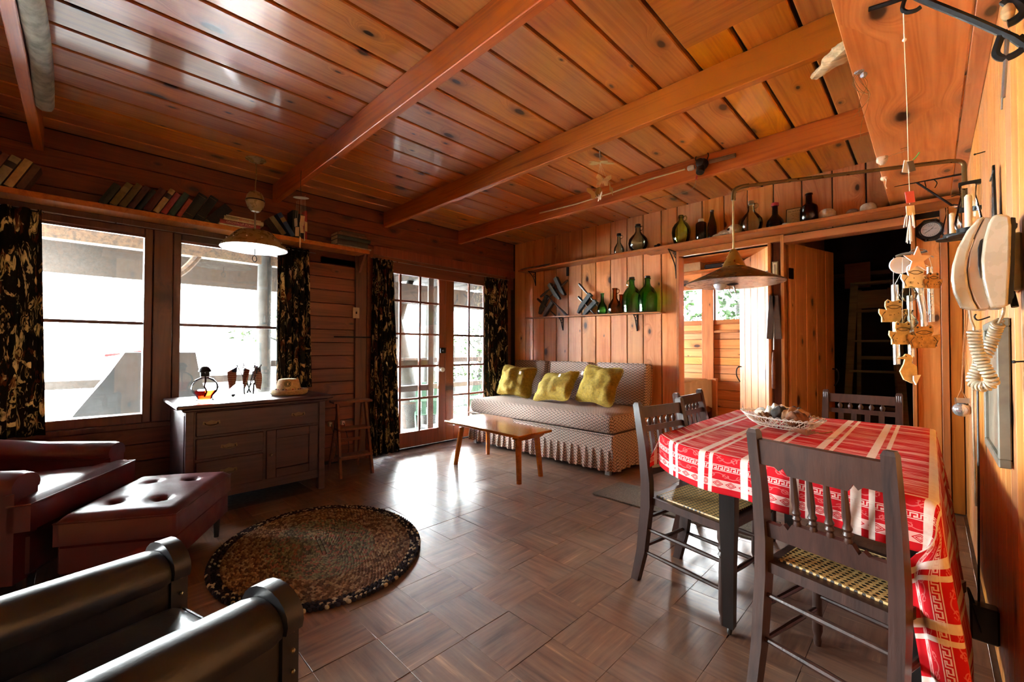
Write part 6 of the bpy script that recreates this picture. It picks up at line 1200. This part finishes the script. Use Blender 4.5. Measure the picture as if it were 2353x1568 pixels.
# faded flag beyond the railing
t = empty('boat_flag', 'faded red striped flag flying beyond the porch rail', 'flag', (-8.0, .05, -1.55)); MB().tube([(0, .62, 0), (0, .62, 3.1)], .015, 8).build('staff', PORCH, t)
for k in range(3): MB().grid(lambda u, v_: (.02*sin(u*6+k), .6-u*(.42-.08*k), 2.62-.13*k+v_*.035+.06*(1-u)*1-.03*k*0), 12, 3).build('red_stripe', plain('faded_red', (.10, .008, .008), .9), t, smooth=180)
for k in range(2): MB().grid(lambda u, v_: (.02*sin(u*6+k), .6-u*.40, 2.535-.13*k+v_*.08+.05*(1-u)), 12, 3).build('white_stripe', plain('faded_white', (.2, .2, .2), .9), t, smooth=180)
# trees: leaning trunks by the door, leafy ones farther off
LEAF = plain('young_leaf', (.02, .05, .007), .6, var=.5, nsc=3); LEAF2 = plain('dark_leaf', (.014, .035, .006), .6, var=.5, nsc=3)
def trunk(pts, rs, par, seed=0):
    P_ = ckey(pts, n=6); n = len(P_)
    R = [rs[0]+(rs[1]-rs[0])*i/(n-1) for i in range(n)]; return MB().tube(P_, R, 12).build('trunk', BARK, par, smooth=70)
def leaves(par, c, rad, n, size, m, rn, flat=.35):
    b = MB()
    for k in range(n):
        a = rn.uniform(0, 2*pi); u = rn.random()**.5; q = Vector((c[0]+rad[0]*u*cos(a), c[1]+rad[1]*u*sin(a), c[2]+rad[2]*rn.uniform(-1, 1)*(1-u*u*.6))); s_ = size*rn.uniform(.6, 1.3)
        M_ = Tr(*q) @ Euler((rn.gauss(0, .5), rn.gauss(0, .5), rn.uniform(0, 6.3))).to_matrix().to_4x4(); b.add([(-s_, 0, 0), (0, -s_*.45, .1*s_), (s_, 0, 0), (0, s_*.45, .1*s_)], [(0, 1, 2, 3)], M_)
    o = b.build('leaves', m, par, smooth=0); o['kind'] = 'stuff'; return o
t = empty('leaning_tree', 'thick grey trunked tree leaning beyond the left glazed door', 'tree', (-7.6, 4.75, -.4)); trunk([(0, 0, -.1), (-.03, -.08, .8), (-.1, -.28, 1.9), (-.2, -.5, 3.3), (-.3, -.7, 5)], (.24, .11), t); trunk([(-.1, -.3, 1.9), (-.3, .3, 3.5), (-.6, .8, 5)], (.09, .05), t)
t = empty('straight_tree', 'straight grey trunked tree behind the leaning one', 'tree', (-7.8, 5.3, -.4)); trunk([(0, 0, -.1), (0, .02, 1), (.02, .05, 2.4), (0, .1, 5)], (.19, .13), t)
rn = random.Random(21)
def tree(label, loc, h, blobs, m, r=.1, size=.07):
    t = empty('leafy_tree', label, 'tree', loc, 0, 'leafy trees outside'); trunk([(0, 0, 0), (.05, .05, h*.4), (0, -.05, h)], (r, r*.4), t)
    for c, rad, n in blobs:
        trunk([(0, 0, c[2]*.8), (c[0]*.5, c[1]*.5, c[2]*.95), c], (r*.3, .01), t).name = 'branch'; leaves(t, c, rad, n, size, m, rn)
tree('bright leafy tree beyond the right glazed door', (-9.6, 8.3, -.7), 2.6, [((0, -.3, 1.3), (.8, 1.1, .35), 700), ((.2, .3, 1.8), (.8, 1.0, .35), 700), ((-.2, -.6, 2.2), (.6, .8, .25), 300), ((0, .4, 2.5), (.6, .7, .3), 300)], LEAF)
tree('leafy branch tree reaching over beside the porch post', (-9.5, 3.1, -.9), 3.2, [((0, -.55, 2.35), (.4, .6, .16), 200), ((.1, -.2, 2.75), (.4, .5, .2), 160), ((0, .1, 3.3), (.5, .5, .3), 160)], LEAF)
tree('high branch of maple seen at the top of the right glazed door', (-10.5, 8.0, -.9), 4.0, [((0, -.6, 3.6), (.5, .9, .12), 240), ((.2, .5, 3.9), (.5, .9, .2), 200)], LEAF)
for k, (x, y, lb) in enumerate(((-4.6, 11.5, 'leafy tree outside the left bedroom window'), (-3.3, 11.0, 'leafy tree outside the right bedroom window'))): tree(lb, (x, y, -.5), 4.5, [((rn.uniform(-.8, .8), rn.uniform(-.3, .3), 1.2+.42*q), (.8, .5, .35), 230) for q in range(6)], LEAF2 if k else LEAF, .12, .11)
# green slatted yard chairs
GRN = plain('sea_green_paint', hx('22402f'), .6, var=.15)
def yard(label, loc, rz):
    t = empty('yard_chair', label, 'chair', loc, rz, 'green wooden yard chairs')
    for s in (-1, 1): bar('front_leg', (s*.29, .32, 0), (s*.29, .30, .58), .03, .09, t, GRN); bar('rear_leg', (s*.26, -.55, 0), (s*.26, .28, .38), .025, .1, t, GRN); bar('armrest', (s*.31, -.32, .60), (s*.31, .40, .62), .12, .025, t, GRN)
    for k in range(5): bar('back_slat', (-.2+.1*k, -.12, .3), (-.24+.12*k, -.42, 1.02-.05*abs(k-2)), .085, .018, t, GRN); bar('seat_slat', (-.26, -.1+.1*k, .31+.016*k), (.26, -.1+.1*k, .31+.016*k), .085, .02, t, GRN)
    bar('back_rail', (-.3, -.3, .62), (.3, -.3, .62), .03, .06, t, GRN)
yard('sea green slatted chair outside, showing through the left glazed door', (-7.2, 4.92, -.42), radians(60)); yard('sea green slatted chair outside, behind the right glazed door', (-7.0, 5.75, -.42), radians(100)); yard('third sea green chair outside near the porch end', (-7.4, 6.6, -.42), radians(130))
t = empty('yard_table', 'low weathered table among the green yard chairs', 'table', (-6.2, 5.4, -.4)); MB().lathe([(.42, .40), (.44, .41), (.44, .43), (0, .43)], 28).build('top', WEA, t)
for k in range(3): a = k*2.09; bar('leg', (.35*cos(a), .35*sin(a), 0), (.2*cos(a), .2*sin(a), .41), .05, .04, t, WEA)
# far shore beyond the lake
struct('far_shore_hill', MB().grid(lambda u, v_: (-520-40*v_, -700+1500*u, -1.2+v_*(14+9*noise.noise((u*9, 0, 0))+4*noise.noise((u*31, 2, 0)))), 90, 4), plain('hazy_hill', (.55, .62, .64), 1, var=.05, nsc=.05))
